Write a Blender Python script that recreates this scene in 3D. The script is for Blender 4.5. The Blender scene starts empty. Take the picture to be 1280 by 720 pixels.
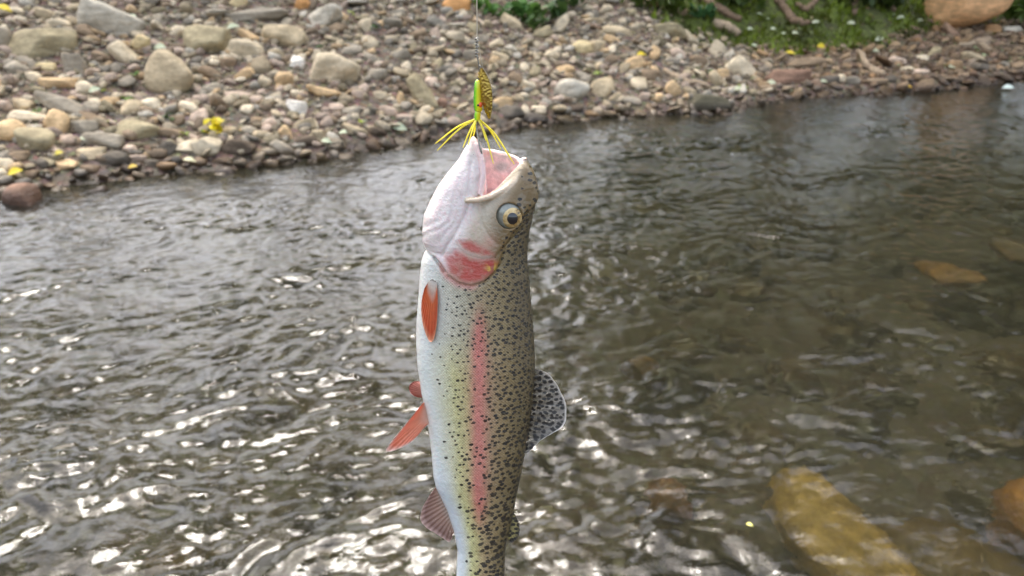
import bpy, bmesh, math, random
import numpy as np
from mathutils import Vector, Matrix, Euler

rng = np.random.default_rng(11)
random.seed(11)
R = math.radians
sc = bpy.context.scene
COL = sc.collection

# ------------------------------------------------------------------ camera
CAM_H, PITCH, FPX = 1.35, R(24.0), 985.0
cam_data = bpy.data.cameras.new('camera')
cam = bpy.data.objects.new('camera', cam_data)
COL.objects.link(cam)
cam.location = (0, 0, CAM_H)
cam.rotation_euler = (math.pi / 2 - PITCH, 0, 0)
cam_data.sensor_width = 36.0
cam_data.lens = FPX / 1280 * 36.0
cam_data.clip_start = 0.02
cam_data.clip_end = 600
cam_data.dof.use_dof = True
cam_data.dof.focus_distance = 0.475
cam_data.dof.aperture_fstop = 13.0
sc.camera = cam

# ------------------------------------------------------------------ sky, sun, exposure
SUN_EL, SUN_AZ = R(59), R(-22)          # azimuth clockwise from +Y: ahead of the camera, a little left, veiled by thin cloud
w = bpy.data.worlds.new('World'); sc.world = w
w.use_nodes = True
nt = w.node_tree
bg = nt.nodes['Background']
sky = nt.nodes.new('ShaderNodeTexSky')
sky.sky_type = 'NISHITA'; sky.sun_disc = False
sky.sun_elevation = SUN_EL; sky.sun_rotation = SUN_AZ
sky.air_density = 1.0; sky.dust_density = 6.0; sky.ozone_density = 1.0
hs = nt.nodes.new('ShaderNodeHueSaturation'); hs.inputs['Saturation'].default_value = 0.62
nt.links.new(sky.outputs[0], hs.inputs['Color'])
nt.links.new(hs.outputs[0], bg.inputs['Color'])
bg.inputs['Strength'].default_value = 0.15
sl = bpy.data.lights.new('sun', 'SUN'); sl.energy = 0.65; sl.angle = R(14); sl.color = (1.0, 0.965, 0.91)
sun = bpy.data.objects.new('sun', sl); COL.objects.link(sun)
sdir = Vector((math.sin(SUN_AZ) * math.cos(SUN_EL), math.cos(SUN_AZ) * math.cos(SUN_EL), math.sin(SUN_EL)))
sun.rotation_euler = sdir.to_track_quat('Z', 'Y').to_euler()
sun.location = sdir * 30
vs = sc.view_settings
vs.view_transform = 'Standard'; vs.look = 'None'; vs.gamma = 1.0; vs.use_curve_mapping = False
vs.exposure = 1.9
sc.render.engine = 'CYCLES'
cy = sc.cycles
cy.use_denoising = True
cy.max_bounces = 8; cy.diffuse_bounces = 3; cy.glossy_bounces = 4; cy.transmission_bounces = 6; cy.transparent_max_bounces = 8
cy.caustics_refractive = True; cy.caustics_reflective = False
cy.sample_clamp_indirect = 6.0

# ------------------------------------------------------------------ helpers
def lin(c):
    c = np.asarray(c, float) / 255.0
    return np.where(c <= 0.04045, c / 12.92, ((c + 0.055) / 1.055) ** 2.4)

def smooth(a, b, x):
    t = np.clip((np.asarray(x, float) - a) / (b - a), 0, 1)
    return t * t * (3 - 2 * t)

def mesh_np(name, v, f, smooth_shade=True):
    """v (N,3), f (M,3|4) integer array"""
    v = np.asarray(v, np.float32); f = np.asarray(f, np.int32)
    me = bpy.data.meshes.new(name)
    n = f.shape[1]
    me.vertices.add(len(v)); me.vertices.foreach_set('co', v.ravel())
    me.loops.add(f.size); me.loops.foreach_set('vertex_index', f.ravel())
    me.polygons.add(len(f))
    me.polygons.foreach_set('loop_start', np.arange(len(f), dtype=np.int32) * n)
    me.polygons.foreach_set('use_smooth', np.full(len(f), smooth_shade))
    me.update(calc_edges=True)
    return me

def attr(me, name, kind, data):
    a = me.attributes.new(name, kind, 'POINT')
    data = np.asarray(data, np.float32)
    key = {'FLOAT': 'value', 'FLOAT_VECTOR': 'vector', 'FLOAT_COLOR': 'color'}[kind]
    if kind == 'FLOAT_COLOR' and data.shape[1] == 3:
        data = np.concatenate([data, np.ones((len(data), 1), np.float32)], 1)
    a.data.foreach_set(key, data.ravel())

def link(name, me, mat=None, parent=None, loc=None):
    o = bpy.data.objects.new(name, me)
    if mat is not None and me is not None and not me.materials:
        me.materials.append(mat)
    COL.objects.link(o)
    if parent is not None: o.parent = parent
    if loc is not None: o.location = loc
    return o

def tag(o, label=None, cat=None, group=None, kind=None):
    if label: o['label'] = label
    if cat: o['category'] = cat
    if group: o['group'] = group
    if kind: o['kind'] = kind
    return o

_perm = np.random.default_rng(5).permutation(256)
_perm = np.concatenate([_perm, _perm])
_gang = np.random.default_rng(6).random(256) * 2 * np.pi
_gx, _gy = np.cos(_gang), np.sin(_gang)
def perlin(x, y, seed=0):
    x = np.asarray(x, float) + seed * 17.31; y = np.asarray(y, float) + seed * 9.77
    xi = np.floor(x).astype(int); yi = np.floor(y).astype(int)
    xf, yf = x - xi, y - yi
    u = xf ** 3 * (xf * (xf * 6 - 15) + 10); v = yf ** 3 * (yf * (yf * 6 - 15) + 10)
    def g(a, b, dx, dy):
        h = _perm[(_perm[a & 255] + b) & 255]
        return _gx[h] * dx + _gy[h] * dy
    n0 = g(xi, yi, xf, yf) * (1 - u) + g(xi + 1, yi, xf - 1, yf) * u
    n1 = g(xi, yi + 1, xf, yf - 1) * (1 - u) + g(xi + 1, yi + 1, xf - 1, yf - 1) * u
    return (n0 * (1 - v) + n1 * v) * 1.5

def fbm(x, y, o=4, seed=0):
    s = 0; a = 1.0
    for i in range(o):
        s = s + a * perlin(x * 2 ** i, y * 2 ** i, seed + i); a *= 0.5
    return s

# node helper -----------------------------------------------------------
class NT:
    def __init__(self, name):
        self.m = bpy.data.materials.new(name); self.m.use_nodes = True
        self.t = self.m.node_tree; self.t.nodes.clear()
        self.out = self.n('OutputMaterial')
    def n(self, t, **kw):
        nd = self.t.nodes.new('ShaderNode' + t)
        for k, v in kw.items(): setattr(nd, k, v)
        return nd
    def l(self, a, b): self.t.links.new(a, b)
    def set(self, nd, **kw):
        for k, v in kw.items():
            k = k.replace('_', ' ')
            s = nd.inputs[k]
            if hasattr(v, 'is_linked') or isinstance(v, bpy.types.NodeSocket): self.l(v, s)
            else: s.default_value = v
        return nd
    def math(self, op, a, b=None, c=None, clamp=False):
        nd = self.n('Math', operation=op, use_clamp=clamp)
        for i, v in enumerate((a, b, c)):
            if v is None: continue
            if isinstance(v, bpy.types.NodeSocket): self.l(v, nd.inputs[i])
            else: nd.inputs[i].default_value = v
        return nd.outputs[0]
    def mix(self, fac, a, b, mode='MIX'):
        nd = self.n('Mix', data_type='RGBA', blend_type=mode)
        for s, v in ((nd.inputs[0], fac), (nd.inputs[6], a), (nd.inputs[7], b)):
            if isinstance(v, bpy.types.NodeSocket): self.l(v, s)
            elif isinstance(v, (int, float)): s.default_value = v
            else: s.default_value = (*v, 1) if len(v) == 3 else v
        return nd.outputs[2]
    def noise(self, vec, scale, detail=4, rough=0.55, out=0):
        nd = self.n('TexNoise'); nd.inputs['Scale'].default_value = scale
        nd.inputs['Detail'].default_value = detail; nd.inputs['Roughness'].default_value = rough
        if vec is not None: self.l(vec, nd.inputs['Vector'])
        return nd.outputs[out]
    def ramp(self, fac, stops):
        nd = self.n('ValToRGB'); e = nd.color_ramp.elements
        while len(e) < len(stops): e.new(0.5)
        for el, (p, c) in zip(e, stops):
            el.position = p; el.color = (*c, 1) if len(c) == 3 else c
        self.l(fac, nd.inputs[0]); return nd.outputs[0]
    def rng(self, v, a, b, c=0.0, d=1.0):
        nd = self.n('MapRange', interpolation_type='SMOOTHSTEP')
        self.l(v, nd.inputs[0])
        for i, q in enumerate((a, b, c, d)): nd.inputs[i + 1].default_value = q
        return nd.outputs[0]
    def attr(self, name, out='Color'):
        nd = self.n('Attribute', attribute_name=name); return nd.outputs[out]
    def bump(self, h, strength, dist, normal=None):
        nd = self.n('Bump'); nd.inputs['Strength'].default_value = strength; nd.inputs['Distance'].default_value = dist
        self.l(h, nd.inputs['Height'])
        if normal is not None: self.l(normal, nd.inputs['Normal'])
        return nd.outputs[0]
    def principled(self, **kw):
        nd = self.n('BsdfPrincipled')
        for k, v in kw.items():
            k = k.replace('_', ' ')
            if isinstance(v, bpy.types.NodeSocket): self.l(v, nd.inputs[k])
            else:
                if isinstance(v, (tuple, list, np.ndarray)) and len(v) == 3 and 'Color' in k: v = (*[float(q) for q in v], 1.0)
                nd.inputs[k].default_value = v
        return nd.outputs[0]
    def done(self, shader, disp=None):
        self.l(shader, self.out.inputs['Surface']); return self.m

def simple_mat(name, col, rough=0.6, spec=0.4, metal=0.0, var=0.25, scale=60.0, bump=0.0, coat=0.0):
    n = NT(name); g = n.n('NewGeometry').outputs['Position']
    nz = n.noise(g, scale, 3)
    c = lin(col)
    base = n.mix(n.rng(nz, 0.3, 0.7), tuple(c * (1 - var)), tuple(np.minimum(c * (1 + var), 1)))
    kw = dict(Base_Color=base, Roughness=rough, Specular_IOR_Level=spec, Metallic=metal, Coat_Weight=coat, Coat_Roughness=0.1)
    if bump: kw['Normal'] = n.bump(nz, bump, 0.01)
    return n.done(n.principled(**kw))

# ------------------------------------------------------------------ pixel <-> world
CP, SP = math.cos(PITCH), math.sin(PITCH)
def ray(px, py):
    u = (np.asarray(px, float) - 640) / FPX; v = (np.asarray(py, float) - 360) / FPX
    return np.stack([u, CP - v * SP, -SP - v * CP], -1)      # unit depth along the optical axis

def on_plane(px, py, z=0.0):
    d = ray(px, py); t = (z - CAM_H) / d[..., 2]
    return d[..., 0] * t, d[..., 1] * t

# ------------------------------------------------------------------ terrain
WL = [(-500, 300), (-200, 262), (0, 242), (60, 228), (180, 216), (300, 206), (400, 196), (500, 174), (640, 156), (760, 140), (900, 137),
      (1000, 116), (1100, 113), (1200, 106), (1280, 93), (1500, 80), (1900, 68)]
_wx, _wy = on_plane(np.array([a for a, b in WL]), np.array([b + 5 for a, b in WL]))
def shore(x):
    x = np.asarray(x, float)
    y = np.interp(x, _wx, _wy)
    return y + np.where(x < _wx[0], (x - _wx[0]) * 0.35, 0) + np.where(x > _wx[-1], (x - _wx[-1]) * 0.35, 0)

def moss_d(x): return np.interp(x, [1.3, 2.2, 3.0, 4.2, 5.7, 8.0, 14], [2.5, 1.95, 1.3, 1.45, 2.1, 2.4, 2.4])
def moss_side(x): return smooth(1.2, 2.1, x)

def terrain(x, y, detail=True):
    x = np.asarray(x, float); y = np.asarray(y, float)
    d = (y - shore(x)) * 0.9
    dn = np.minimum(d, 0)
    bed = -0.42 * (1 - np.exp(dn / 0.9)) - 0.02 * np.minimum(-dn, 1)
    near = smooth(1.0, -0.3, y) * 0.62
    bed = bed + near
    ms = moss_side(x)
    dp = np.maximum(d, 0)
    grav = np.where(dp < 4, 0.25 * dp, 1.0 + 0.06 * (dp - 4)) + 0.05 * smooth(0, 0.25, dp)
    md = moss_d(x)
    e = np.maximum(dp - md, 0)
    beach = 0.12 * np.minimum(dp, md) + 0.04 * smooth(0, 0.2, dp) + np.where(e < 1.6, 0.62 * e, 0.99 + 0.2 * (e - 1.6))
    land = grav * (1 - ms) + beach * ms
    z = np.where(d < 0, bed, land)
    far = np.maximum(np.hypot(x, y) - 30, 0)
    z = z + 0.05 * far * (d > 0)
    if detail:
        z = z + 0.03 * fbm(x * 1.7, y * 1.7, 4, 3) * smooth(-0.4, 0.5, np.abs(d) + 0.1)
        z = z + ms * smooth(0, 0.5, e) * 0.12 * fbm(x * 1.4, y * 1.4, 3, 8)
    return z

def hit(px, py):
    """world point where the photo's pixel meets the terrain (vectorised march)"""
    d = ray(px, py); d = d.reshape(-1, 3)
    ts = np.arange(1.2, 22, 0.02)
    P = d[:, None, :] * ts[None, :, None]
    z = P[..., 2] + CAM_H - np.maximum(terrain(P[..., 0], P[..., 1]), -0.012)
    idx = np.argmax(z < 0, 1); idx = np.where((z < 0).any(1), idx, len(ts) - 1)
    t = ts[idx]
    p = d * t[:, None]; p[:, 2] += CAM_H
    return p, t

def axis_lin(a, b, step, lo, hi, g=1.25):
    mid = np.arange(a, b + 1e-6, step); lo_l = []; s = step; v = a
    while v > lo: s *= g; v -= s; lo_l.append(v)
    hi_l = []; s = step; v = mid[-1]
    while v < hi: s *= g; v += s; hi_l.append(v)
    return np.concatenate([lo_l[::-1], mid, hi_l])

def grid_mesh(name, xs, ys, zf):
    X, Y = np.meshgrid(xs, ys); Z = zf(X, Y)
    v = np.stack([X, Y, Z], -1).reshape(-1, 3)
    nx, ny = len(xs), len(ys)
    i = np.arange(ny - 1)[:, None] * nx + np.arange(nx - 1)[None]
    f = np.stack([i, i + 1, i + nx + 1, i + nx], -1).reshape(-1, 4)
    return mesh_np(name, v, f), v

gx = axis_lin(-6, 9.5, 0.05, -160, 160); gy = axis_lin(-0.5, 12.5, 0.05, -120, 220)
gme, gv = grid_mesh('ground', gx, gy, terrain)
gd = (gv[:, 1] - shore(gv[:, 0])) * 0.9
mossw = moss_side(gv[:, 0] + 0.25 * fbm(gv[:, 0] * 2, gv[:, 1] * 2, 3, 1)) * smooth(-0.15, 0.15, gd - moss_d(gv[:, 0]) + 0.25 * fbm(gv[:, 0] * 3, gv[:, 1] * 3, 3, 2))
mossw = np.maximum(mossw, smooth(2.4, 3.6, gd + 0.6 * fbm(gv[:, 0] * .7, gv[:, 1] * .7, 2, 4)) * smooth(-1.6, -0.4, gv[:, 0]))
mossw = np.maximum(mossw, smooth(6, 9, gd))
attr(gme, 'moss', 'FLOAT', mossw)
attr(gme, 'wet', 'FLOAT', smooth(0.16, -0.02, gd + 0.08 * fbm(gv[:, 0] * 4, gv[:, 1] * 4, 2, 6)))

n = NT('ground_mat')
pos = n.n('NewGeometry').outputs['Position']
vor = n.n('TexVoronoi'); vor.inputs['Scale'].default_value = 26; n.l(pos, vor.inputs['Vector'])
peb = n.mix(n.rng(vor.outputs['Distance'], 0.0, 0.5), tuple(lin((150, 138, 118))), tuple(lin((84, 72, 60))))
peb = n.mix(0.5, peb, vor.outputs['Color'], 'SOFT_LIGHT')
nz = n.noise(pos, 5, 5)
soil = n.mix(nz, tuple(lin((92, 78, 62))), tuple(lin((134, 116, 94))))
gcol = n.mix(0.55, soil, peb)
nm = n.noise(pos, 11, 6, 0.7)
mosscol = n.ramp(nm, [(0.3, lin((58, 50, 36))), (0.46, lin((72, 76, 34))), (0.6, lin((100, 112, 44))), (0.8, lin((140, 146, 72)))])
gcol = n.mix(n.attr('moss', 'Fac'), gcol, mosscol)
gcol = n.mix(n.attr('wet', 'Fac'), gcol, n.mix(1.0, gcol, (0.30, 0.26, 0.21), 'MULTIPLY'))
bmp = n.bump(vor.outputs['Distance'], 0.5, -0.02, n.bump(nm, 0.5, 0.03))
rough = n.math('MULTIPLY_ADD', n.attr('wet', 'Fac'), -0.45, 0.9)
M_ground = n.done(n.principled(Base_Color=gcol, Roughness=rough, Normal=bmp))
ground = link('ground', gme, M_ground)
tag(ground, 'stony creek bed rising into a gravel bank and a mossy earth bank', None, None, 'structure')

# ------------------------------------------------------------------ water
FLOW = R(24)
def waves(x, y):
    cx, sx = math.cos(FLOW), math.sin(FLOW)
    a = x * cx + y * sx; b = -x * sx + y * cx                 # along / across the current
    wx = 0.10 * fbm(a * 1.6, b * 2.2, 2, 21); wy = 0.10 * fbm(a * 1.6, b * 2.2, 2, 31)
    a2, b2 = a + wx, b + wy
    h = 0.013 * perlin(a2 * 1.5, b2 * 2.4, 41)
    r1 = 1 - 2 * np.abs(perlin(a2 * 4.5, b2 * 6.5, 51)); h = h + 0.0060 * r1
    h = h + 0.0050 * perlin(a2 * 10, b2 * 14, 61)
    r2 = 1 - 2 * np.abs(perlin(a2 * 16, b2 * 20, 71)); h = h + 0.0032 * r2
    h = h + 0.0042 * perlin(a2 * 24, b2 * 28, 81)
    d = (y - shore(x)) * 0.9
    # the riffle runs on the left and in the middle, the pool lies to the right
    k = 0.62 + 0.38 * smooth(2.2, -0.4, x - 0.25 * (y - 3) + 0.5 * perlin(x * 0.9, y * 0.9, 91))
    patch = 0.55 + 0.75 * smooth(-0.5, 0.6, fbm(a * 0.9, b * 1.6, 3, 95))
    edge = 0.12 + 0.88 * smooth(-0.1, -1.1, d)
    return 1.15 * h * k * patch * edge

ws = [0.35]
while ws[-1] < 11.5: ws.append(ws[-1] + max(0.011, 0.0042 * ws[-1]))
ys = np.concatenate([[-6, -2, -0.6], ws, [13, 17, 30, 60]])
xs = axis_lin(-5.4, 7.2, 0.0145, -60, 60, 1.35)
wme, wv = grid_mesh('water', xs, ys, waves)
n = NT('water_mat')
pos = n.n('NewGeometry').outputs['Position']
mp = n.n('Mapping'); mp.inputs['Rotation'].default_value = (0, 0, -FLOW); mp.inputs['Scale'].default_value = (0.62, 1.0, 1.0); n.l(pos, mp.inputs['Vector'])
fine = n.noise(mp.outputs[0], 62, 3, 0.6)
fine2 = n.noise(mp.outputs[0], 22, 2, 0.5)
hgt = n.math('ADD', fine, n.math('MULTIPLY', fine2, 2.0))
nrm = n.bump(hgt, 0.3, 0.006)
rf = n.n('BsdfRefraction'); rf.inputs['Color'].default_value = (*lin((212, 214, 192)), 1); rf.inputs['Roughness'].default_value = 0.03; rf.inputs['IOR'].default_value = 1.333
gs_ = n.n('BsdfGlossy'); gs_.inputs['Color'].default_value = (1, 1, 1, 1); gs_.inputs['Roughness'].default_value = 0.05
df = n.n('BsdfDiffuse'); df.inputs['Color'].default_value = (*lin((96, 92, 78)), 1)
fr = n.n('Fresnel'); fr.inputs['IOR'].default_value = 1.333
for q in (rf, gs_, fr): n.l(nrm, q.inputs['Normal'])
mb = n.n('MixShader'); mb.inputs[0].default_value = 0.08; n.l(rf.outputs[0], mb.inputs[1]); n.l(df.outputs[0], mb.inputs[2])
mx = n.n('MixShader'); n.l(fr.outputs[0], mx.inputs[0]); n.l(mb.outputs[0], mx.inputs[1]); n.l(gs_.outputs[0], mx.inputs[2])
M_water = n.done(mx.outputs[0])
water = link('water', wme, M_water)
tag(water, 'rippling shallow creek water with silvery glints', None, None, 'structure')

# ------------------------------------------------------------------ stones
def soft_poly(dirs, seed, planes=12, k=9.0, flat=0.0):
    r = np.random.default_rng(seed)
    nn = r.normal(size=(planes, 3)); nn /= np.linalg.norm(nn, axis=1)[:, None]
    nn = np.concatenate([nn, np.array([[0, 0, 1], [0, 0, -1], [1, 0, 0], [-1, 0, 0], [0, 1, 0], [0, -1, 0.]])])
    dd = np.concatenate([r.uniform(0.72, 1.0, planes), np.array([0.9, 0.9, 1, 1, 1, 1])])
    q = np.maximum(dirs @ nn.T, 0) / dd
    rad = (q ** k).sum(1) ** (-1.0 / k)
    return dirs * rad[:, None]

_ico = {}
def ico(sub):
    if sub not in _ico:
        bm = bmesh.new(); bmesh.ops.create_icosphere(bm, subdivisions=sub, radius=1.0)
        v = np.array([q.co[:] for q in bm.verts]); f = np.array([[q.index for q in p.verts] for p in bm.faces]); bm.free()
        _ico[sub] = (v / np.linalg.norm(v, axis=1)[:, None], f)
    return _ico[sub]

def lump(v, seed, amp, freq=2.2):
    r = np.random.default_rng(seed + 999); out = np.zeros(len(v))
    for i in range(7):
        kv = r.normal(size=3) * freq * (1 + 0.5 * i); out += np.sin(v @ kv + r.random() * 6.28) / (1 + 0.6 * i)
    return v * (1 + amp * out)[:, None]

n = NT('stone_mat')
pos = n.n('NewGeometry').outputs['Position']; oi = n.n('ObjectInfo')
off = n.n('VectorMath', operation='ADD'); n.l(pos, off.inputs[0])
rv = n.n('VectorMath', operation='SCALE'); rv.inputs[0].default_value = (3, 7, 5); n.l(oi.outputs['Random'], rv.inputs['Scale']); n.l(rv.outputs[0], off.inputs[1])
p2 = off.outputs[0]
mp = n.n('Mapping'); mp.inputs['Scale'].default_value = (1, 1, 2.6); n.l(p2, mp.inputs['Vector'])
n1 = n.noise(mp.outputs[0], 7, 6, 0.6); n2 = n.noise(p2, 38, 5, 0.65); n3 = n.noise(p2, 120, 2)
basec = oi.outputs['Color']
c = n.mix(n.rng(n1, 0.32, 0.68), n.mix(1.0, basec, (0.70, 0.68, 0.64), 'MULTIPLY'), n.mix(1.0, basec, (1.18, 1.15, 1.10), 'MULTIPLY'))
c = n.mix(n.rng(n2, 0.42, 0.75, 0, 0.5), c, n.mix(1.0, basec, (0.52, 0.47, 0.40), 'MULTIPLY'))
sp = n.n('SeparateXYZ'); n.l(pos, sp.inputs[0])
wl = n.math('ADD', sp.outputs[2], n.math('MULTIPLY', n.noise(pos, 6, 3), -0.05))
wet = n.rng(wl, 0.085, 0.02)
c = n.mix(wet, c, n.mix(1.0, c, (0.36, 0.31, 0.26), 'MULTIPLY'))
hh = n.math('ADD', n1, n.math('MULTIPLY_ADD', n2, 0.5, n.math('MULTIPLY', n3, 0.12)))
M_stone = n.done(n.principled(Base_Color=c, Roughness=n.math('MULTIPLY_ADD', wet, -0.5, 0.82), Specular_IOR_Level=0.35, Normal=n.bump(hh, 0.8, 0.025)))

C = dict(lgrey=(184, 179, 168), grey=(150, 143, 131), dgrey=(98, 92, 84), tan=(182, 168, 143), ptan=(190, 178, 156), olive=(160, 150, 124),
         orange=(200, 174, 138), cream=(212, 200, 178), brown=(140, 123, 103), dbrown=(98, 86, 74), white=(214, 212, 208), pink=(190, 172, 158),
         yellow=(204, 188, 150), red=(140, 112, 96), rust=(206, 156, 104), terra=(240, 192, 144), moss=(96, 92, 76))

placed_px = []
def stone(px, py, wpx, hpx, rot, col, label=None, seed=0, planes=11, k=9.0, depth=0.85, sub=4, lift=0.25, taper=0.0, name='boulder', back=0.35):
    p, t = hit(px, py + hpx * lift); t = t[0]
    d = ray(px, py); cpos = d * t; cpos[2] += CAM_H
    a, cz = wpx * t / FPX / 2, hpx * t / FPX / 2
    b = depth * (a * cz) ** 0.5 * 1.15
    cpos = cpos + np.array([0, b * back, -b * 0.05])
    v, f = ico(sub)
    s = seed or int(px * 13 + py * 7)
    v = lump(soft_poly(v, s, planes, k), s, 0.018)
    v = v / np.array([np.abs(v[:, 0]).max(), np.abs(v[:, 1]).max(), np.abs(v[:, 2]).max()])
    if taper: v[:, 2] *= 1 + taper * v[:, 0]; v[:, 1] *= 1 + 0.6 * taper * v[:, 0]
    v = v * np.array([a, b, cz])
    th = R(10); U = np.array([0, math.sin(th), math.cos(th)]); X = np.array([1, 0, 0]); Yv = np.cross(U, X)
    cr, sr = math.cos(R(rot)), math.sin(R(rot))
    ex = cr * X + sr * U; ez = -sr * X + cr * U
    v = v[:, :1] * ex + v[:, 1:2] * Yv + v[:, 2:] * ez
    me = mesh_np(name, v, f)
    o = link(name, me, M_stone, None if label else ground, cpos)
    cl = lin(C[col] if isinstance(col, str) else col) * 1.2 * np.array([1.0, 0.975, 0.905]) * (0.92 + 0.16 * np.random.default_rng(s).random())
    o.color = (*[float(q) for q in cl], 1)
    if label: tag(o, label, 'rock', 'rocks on the far bank')
    placed_px.append((px, py, wpx / 2, hpx / 2))
    return o

BIG = [
 (136, 31, 68, 47, -20, 'lgrey', 'large pale grey boulder at the top left of the bank', 0.8),
 (50, 56, 82, 40, 2, 'olive', 'wide olive grey boulder with dark shaded underside near the left edge', 0.9),
 (155, 72, 52, 21, -50, 'ptan', 'slanted pale slab leaning just below the pale grey boulder', 0.8),
 (92, 84, 31, 34, 0, 'grey', 'upright angular grey stone beside the wide olive boulder', 0.6),
 (72, 105, 42, 17, -2, 'orange', 'flat orange tan stone lying under the upright angular grey stone', 1),
 (173, 56, 23, 24, -20, 'yellow', 'small yellowish block stone between the pale boulder and big tan boulder', 1),
 (206, 97, 66, 62, -35, 'tan', 'biggest rounded tan boulder in the left half of the bank', 0.8),
 (253, 53, 57, 42, -5, 'olive', 'wedge shaped brown tan boulder up and right of the biggest boulder', 0.9),
 (222, 40, 27, 16, -8, 'cream', 'cream oval stone left of the wedge shaped boulder', 1),
 (309, 66, 46, 30, -28, 'ptan', 'pale tan slab with a blunt end right of the wedge boulder', 0.7),
 (313, 47, 34, 12, -30, 'orange', 'thin orange stone lying on the blunt pale slab', 1),
 (262, 94, 38, 19, -20, 'brown', 'striped brown grey stone right of the biggest rounded boulder', 0.9),
 (326, 20, 80, 19, 1, 'grey', 'long flat grey brown slab at the top of the left bank', 0.9),
 (358, 48, 62, 37, -22, 'tan', 'broad tan slab sloping down to the right at upper centre left', 0.8),
 (403, 22, 50, 25, 14, 'lgrey', 'pale grey slab tilted up to the right near the top', 0.9),
 (417, 38, 34, 13, 24, 'brown', 'narrow brown stone tucked under the tilted pale grey slab', 0.9),
 (413, 89, 68, 46, -4, 'ptan', 'large blocky cream boulder with a crack across its face', 0.8),
 (404, 117, 44, 14, -13, 'orange', 'flat orange stone wedged below the cracked cream boulder', 1),
 (371, 79, 22, 17, -20, 'white', 'small white cobble left of the cracked cream boulder', 1),
 (378, 6, 21, 20, 0, 'rust', 'small yellow orange block at the top edge of the bank', 1),
 (370, 136, 27, 20, -10, 'white', 'greyish white angular cobble below the flat orange stone', 1),
 (380, 156, 31, 17, 20, 'tan', 'tan block stone just above the waterline left of centre', 0.9),
 (357, 171, 30, 13, -68, 'orange', 'upright peach coloured stone near the waterline', 0.9),
 (352, 187, 37, 17, -36, 'grey', 'smooth olive grey stone slanting into the water', 0.9),
 (529, 124, 68, 26, -62, 'olive', 'long tapering olive slab standing near the waterline left of the lure', 0.6),
 (537, 104, 20, 15, 0, 'pink', 'round pinkish cobble beside the long tapering slab', 1),
 (569, 9, 38, 24, -8, 'rust', 'orange boulder at the top edge just left of the fishing line', 0.9),
 (713, 115, 45, 33, -18, 'lgrey', 'smooth pale grey oval boulder at the waterline right of the lure', 0.9),
 (752, 112, 37, 29, 10, 'tan', 'tan rounded boulder touching the pale grey oval boulder', 0.9),
 (888, 131, 68, 23, -6, 'moss', 'dark wet boulder half in the water at the waterline', 0.9),
 (842, 114, 25, 18, -45, 'orange', 'peach oval stone beside the dark wet boulder', 1),
 (931, 89, 44, 22, -36, 'cream', 'long cream slab at the foot of the mossy bank', 0.7),
 (1192, 0, 96, 62, -4, 'terra', 'big smooth orange boulder resting on the mossy bank at top right', 0.9),
 (22, 248, 56, 40, -8, 'red', 'rounded reddish brown boulder standing in the water at the left edge', 0.9),
 (40, 178, 54, 36, 0, 'olive', 'rounded olive boulder at the lower left above the waterline', 0.9),
 (10, 166, 38, 34, 10, 'orange', 'orange tan stone partly behind the rounded olive boulder', 0.9),
 (67, 154, 33, 33, -20, 'orange', 'rounded orange tan cobble right of the rounded olive boulder', 0.9),
 (33, 147, 52, 15, -8, 'cream', 'long cream stone lying on the rounded olive boulder', 0.9),
 (78, 133, 66, 24, -20, 'grey', 'striated grey slab slanting across the left bank', 0.8),
 (103, 160, 34, 19, 0, 'grey', 'grey tan stone just below the striated slab', 0.9),
 (126, 177, 56, 24, -4, 'grey', 'broad grey olive stone right of the rounded olive boulder', 0.9),
 (112, 194, 36, 18, 2, 'tan', 'tan brown stone under the broad grey olive stone', 0.9),
 (141, 199, 36, 20, 4, 'dgrey', 'dark grey wet stone at the left waterline', 0.9),
 (171, 164, 60, 27, -2, 'olive', 'elongated olive tan boulder below the biggest rounded boulder', 0.9),
 (80, 206, 33, 12, 3, 'orange', 'flat orange tan stone just above the left waterline', 1),
 (260, 184, 37, 26, 22, 'cream', 'bright cream angular stone at the waterline', 0.9),
 (233, 184, 28, 17, 18, 'cream', 'smaller cream stone leaning on the bright cream stone', 0.9),
 (297, 185, 42, 22, -4, 'dbrown', 'dark brown wet stone right of the bright cream stone', 0.9),
 (209, 186, 28, 21, 0, 'dgrey', 'dark grey stone left of the two cream stones', 0.9),
 (986, 98, 58, 24, -2, 'red', 'flat reddish brown block at the waterline under the mossy bank', 0.9),
 (1230, 86, 28, 13, -10, 'dgrey', 'dark grey flat stone on the right shore', 0.9),
 (1265, 38, 28, 10, 2, 'lgrey', 'pale flat stone right of the orange boulder', 0.9),
 (1171, 67, 21, 13, 62, 'olive', 'upright green grey oval stone on the right shore', 0.8),
 (699, 35, 40, 15, 62, 'cream', 'pale slanting sliver of stone at the top of the gravel', 0.7),
 (742, 27, 32, 9, -4, 'tan', 'thin flat tan stone at the top of the gravel right of centre', 0.9),
 (640, 30, 36, 18, -35, 'tan', 'tan slab sloping below the green undergrowth', 0.8),
 (838, 40, 44, 22, 6, 'olive', 'olive tan stone at the top of the gravel near the mossy bank', 0.9),
]
for (px, py, wp, hp, rot, col, lab, dep) in BIG:
    tp = 0.35 if (px, py) == (529, 124) else 0.0
    kk = 8.0 if ('round' in lab or 'oval' in lab or 'smooth' in lab) else 26.0
    stone(px, py, wp, hp, rot, col, lab, back=-0.7 if col == 'terra' else 0.35, lift=0.5 if col == 'terra' else 0.25, depth=dep, k=kk, planes=9 if kk > 10 else 13, taper=tp)

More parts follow.
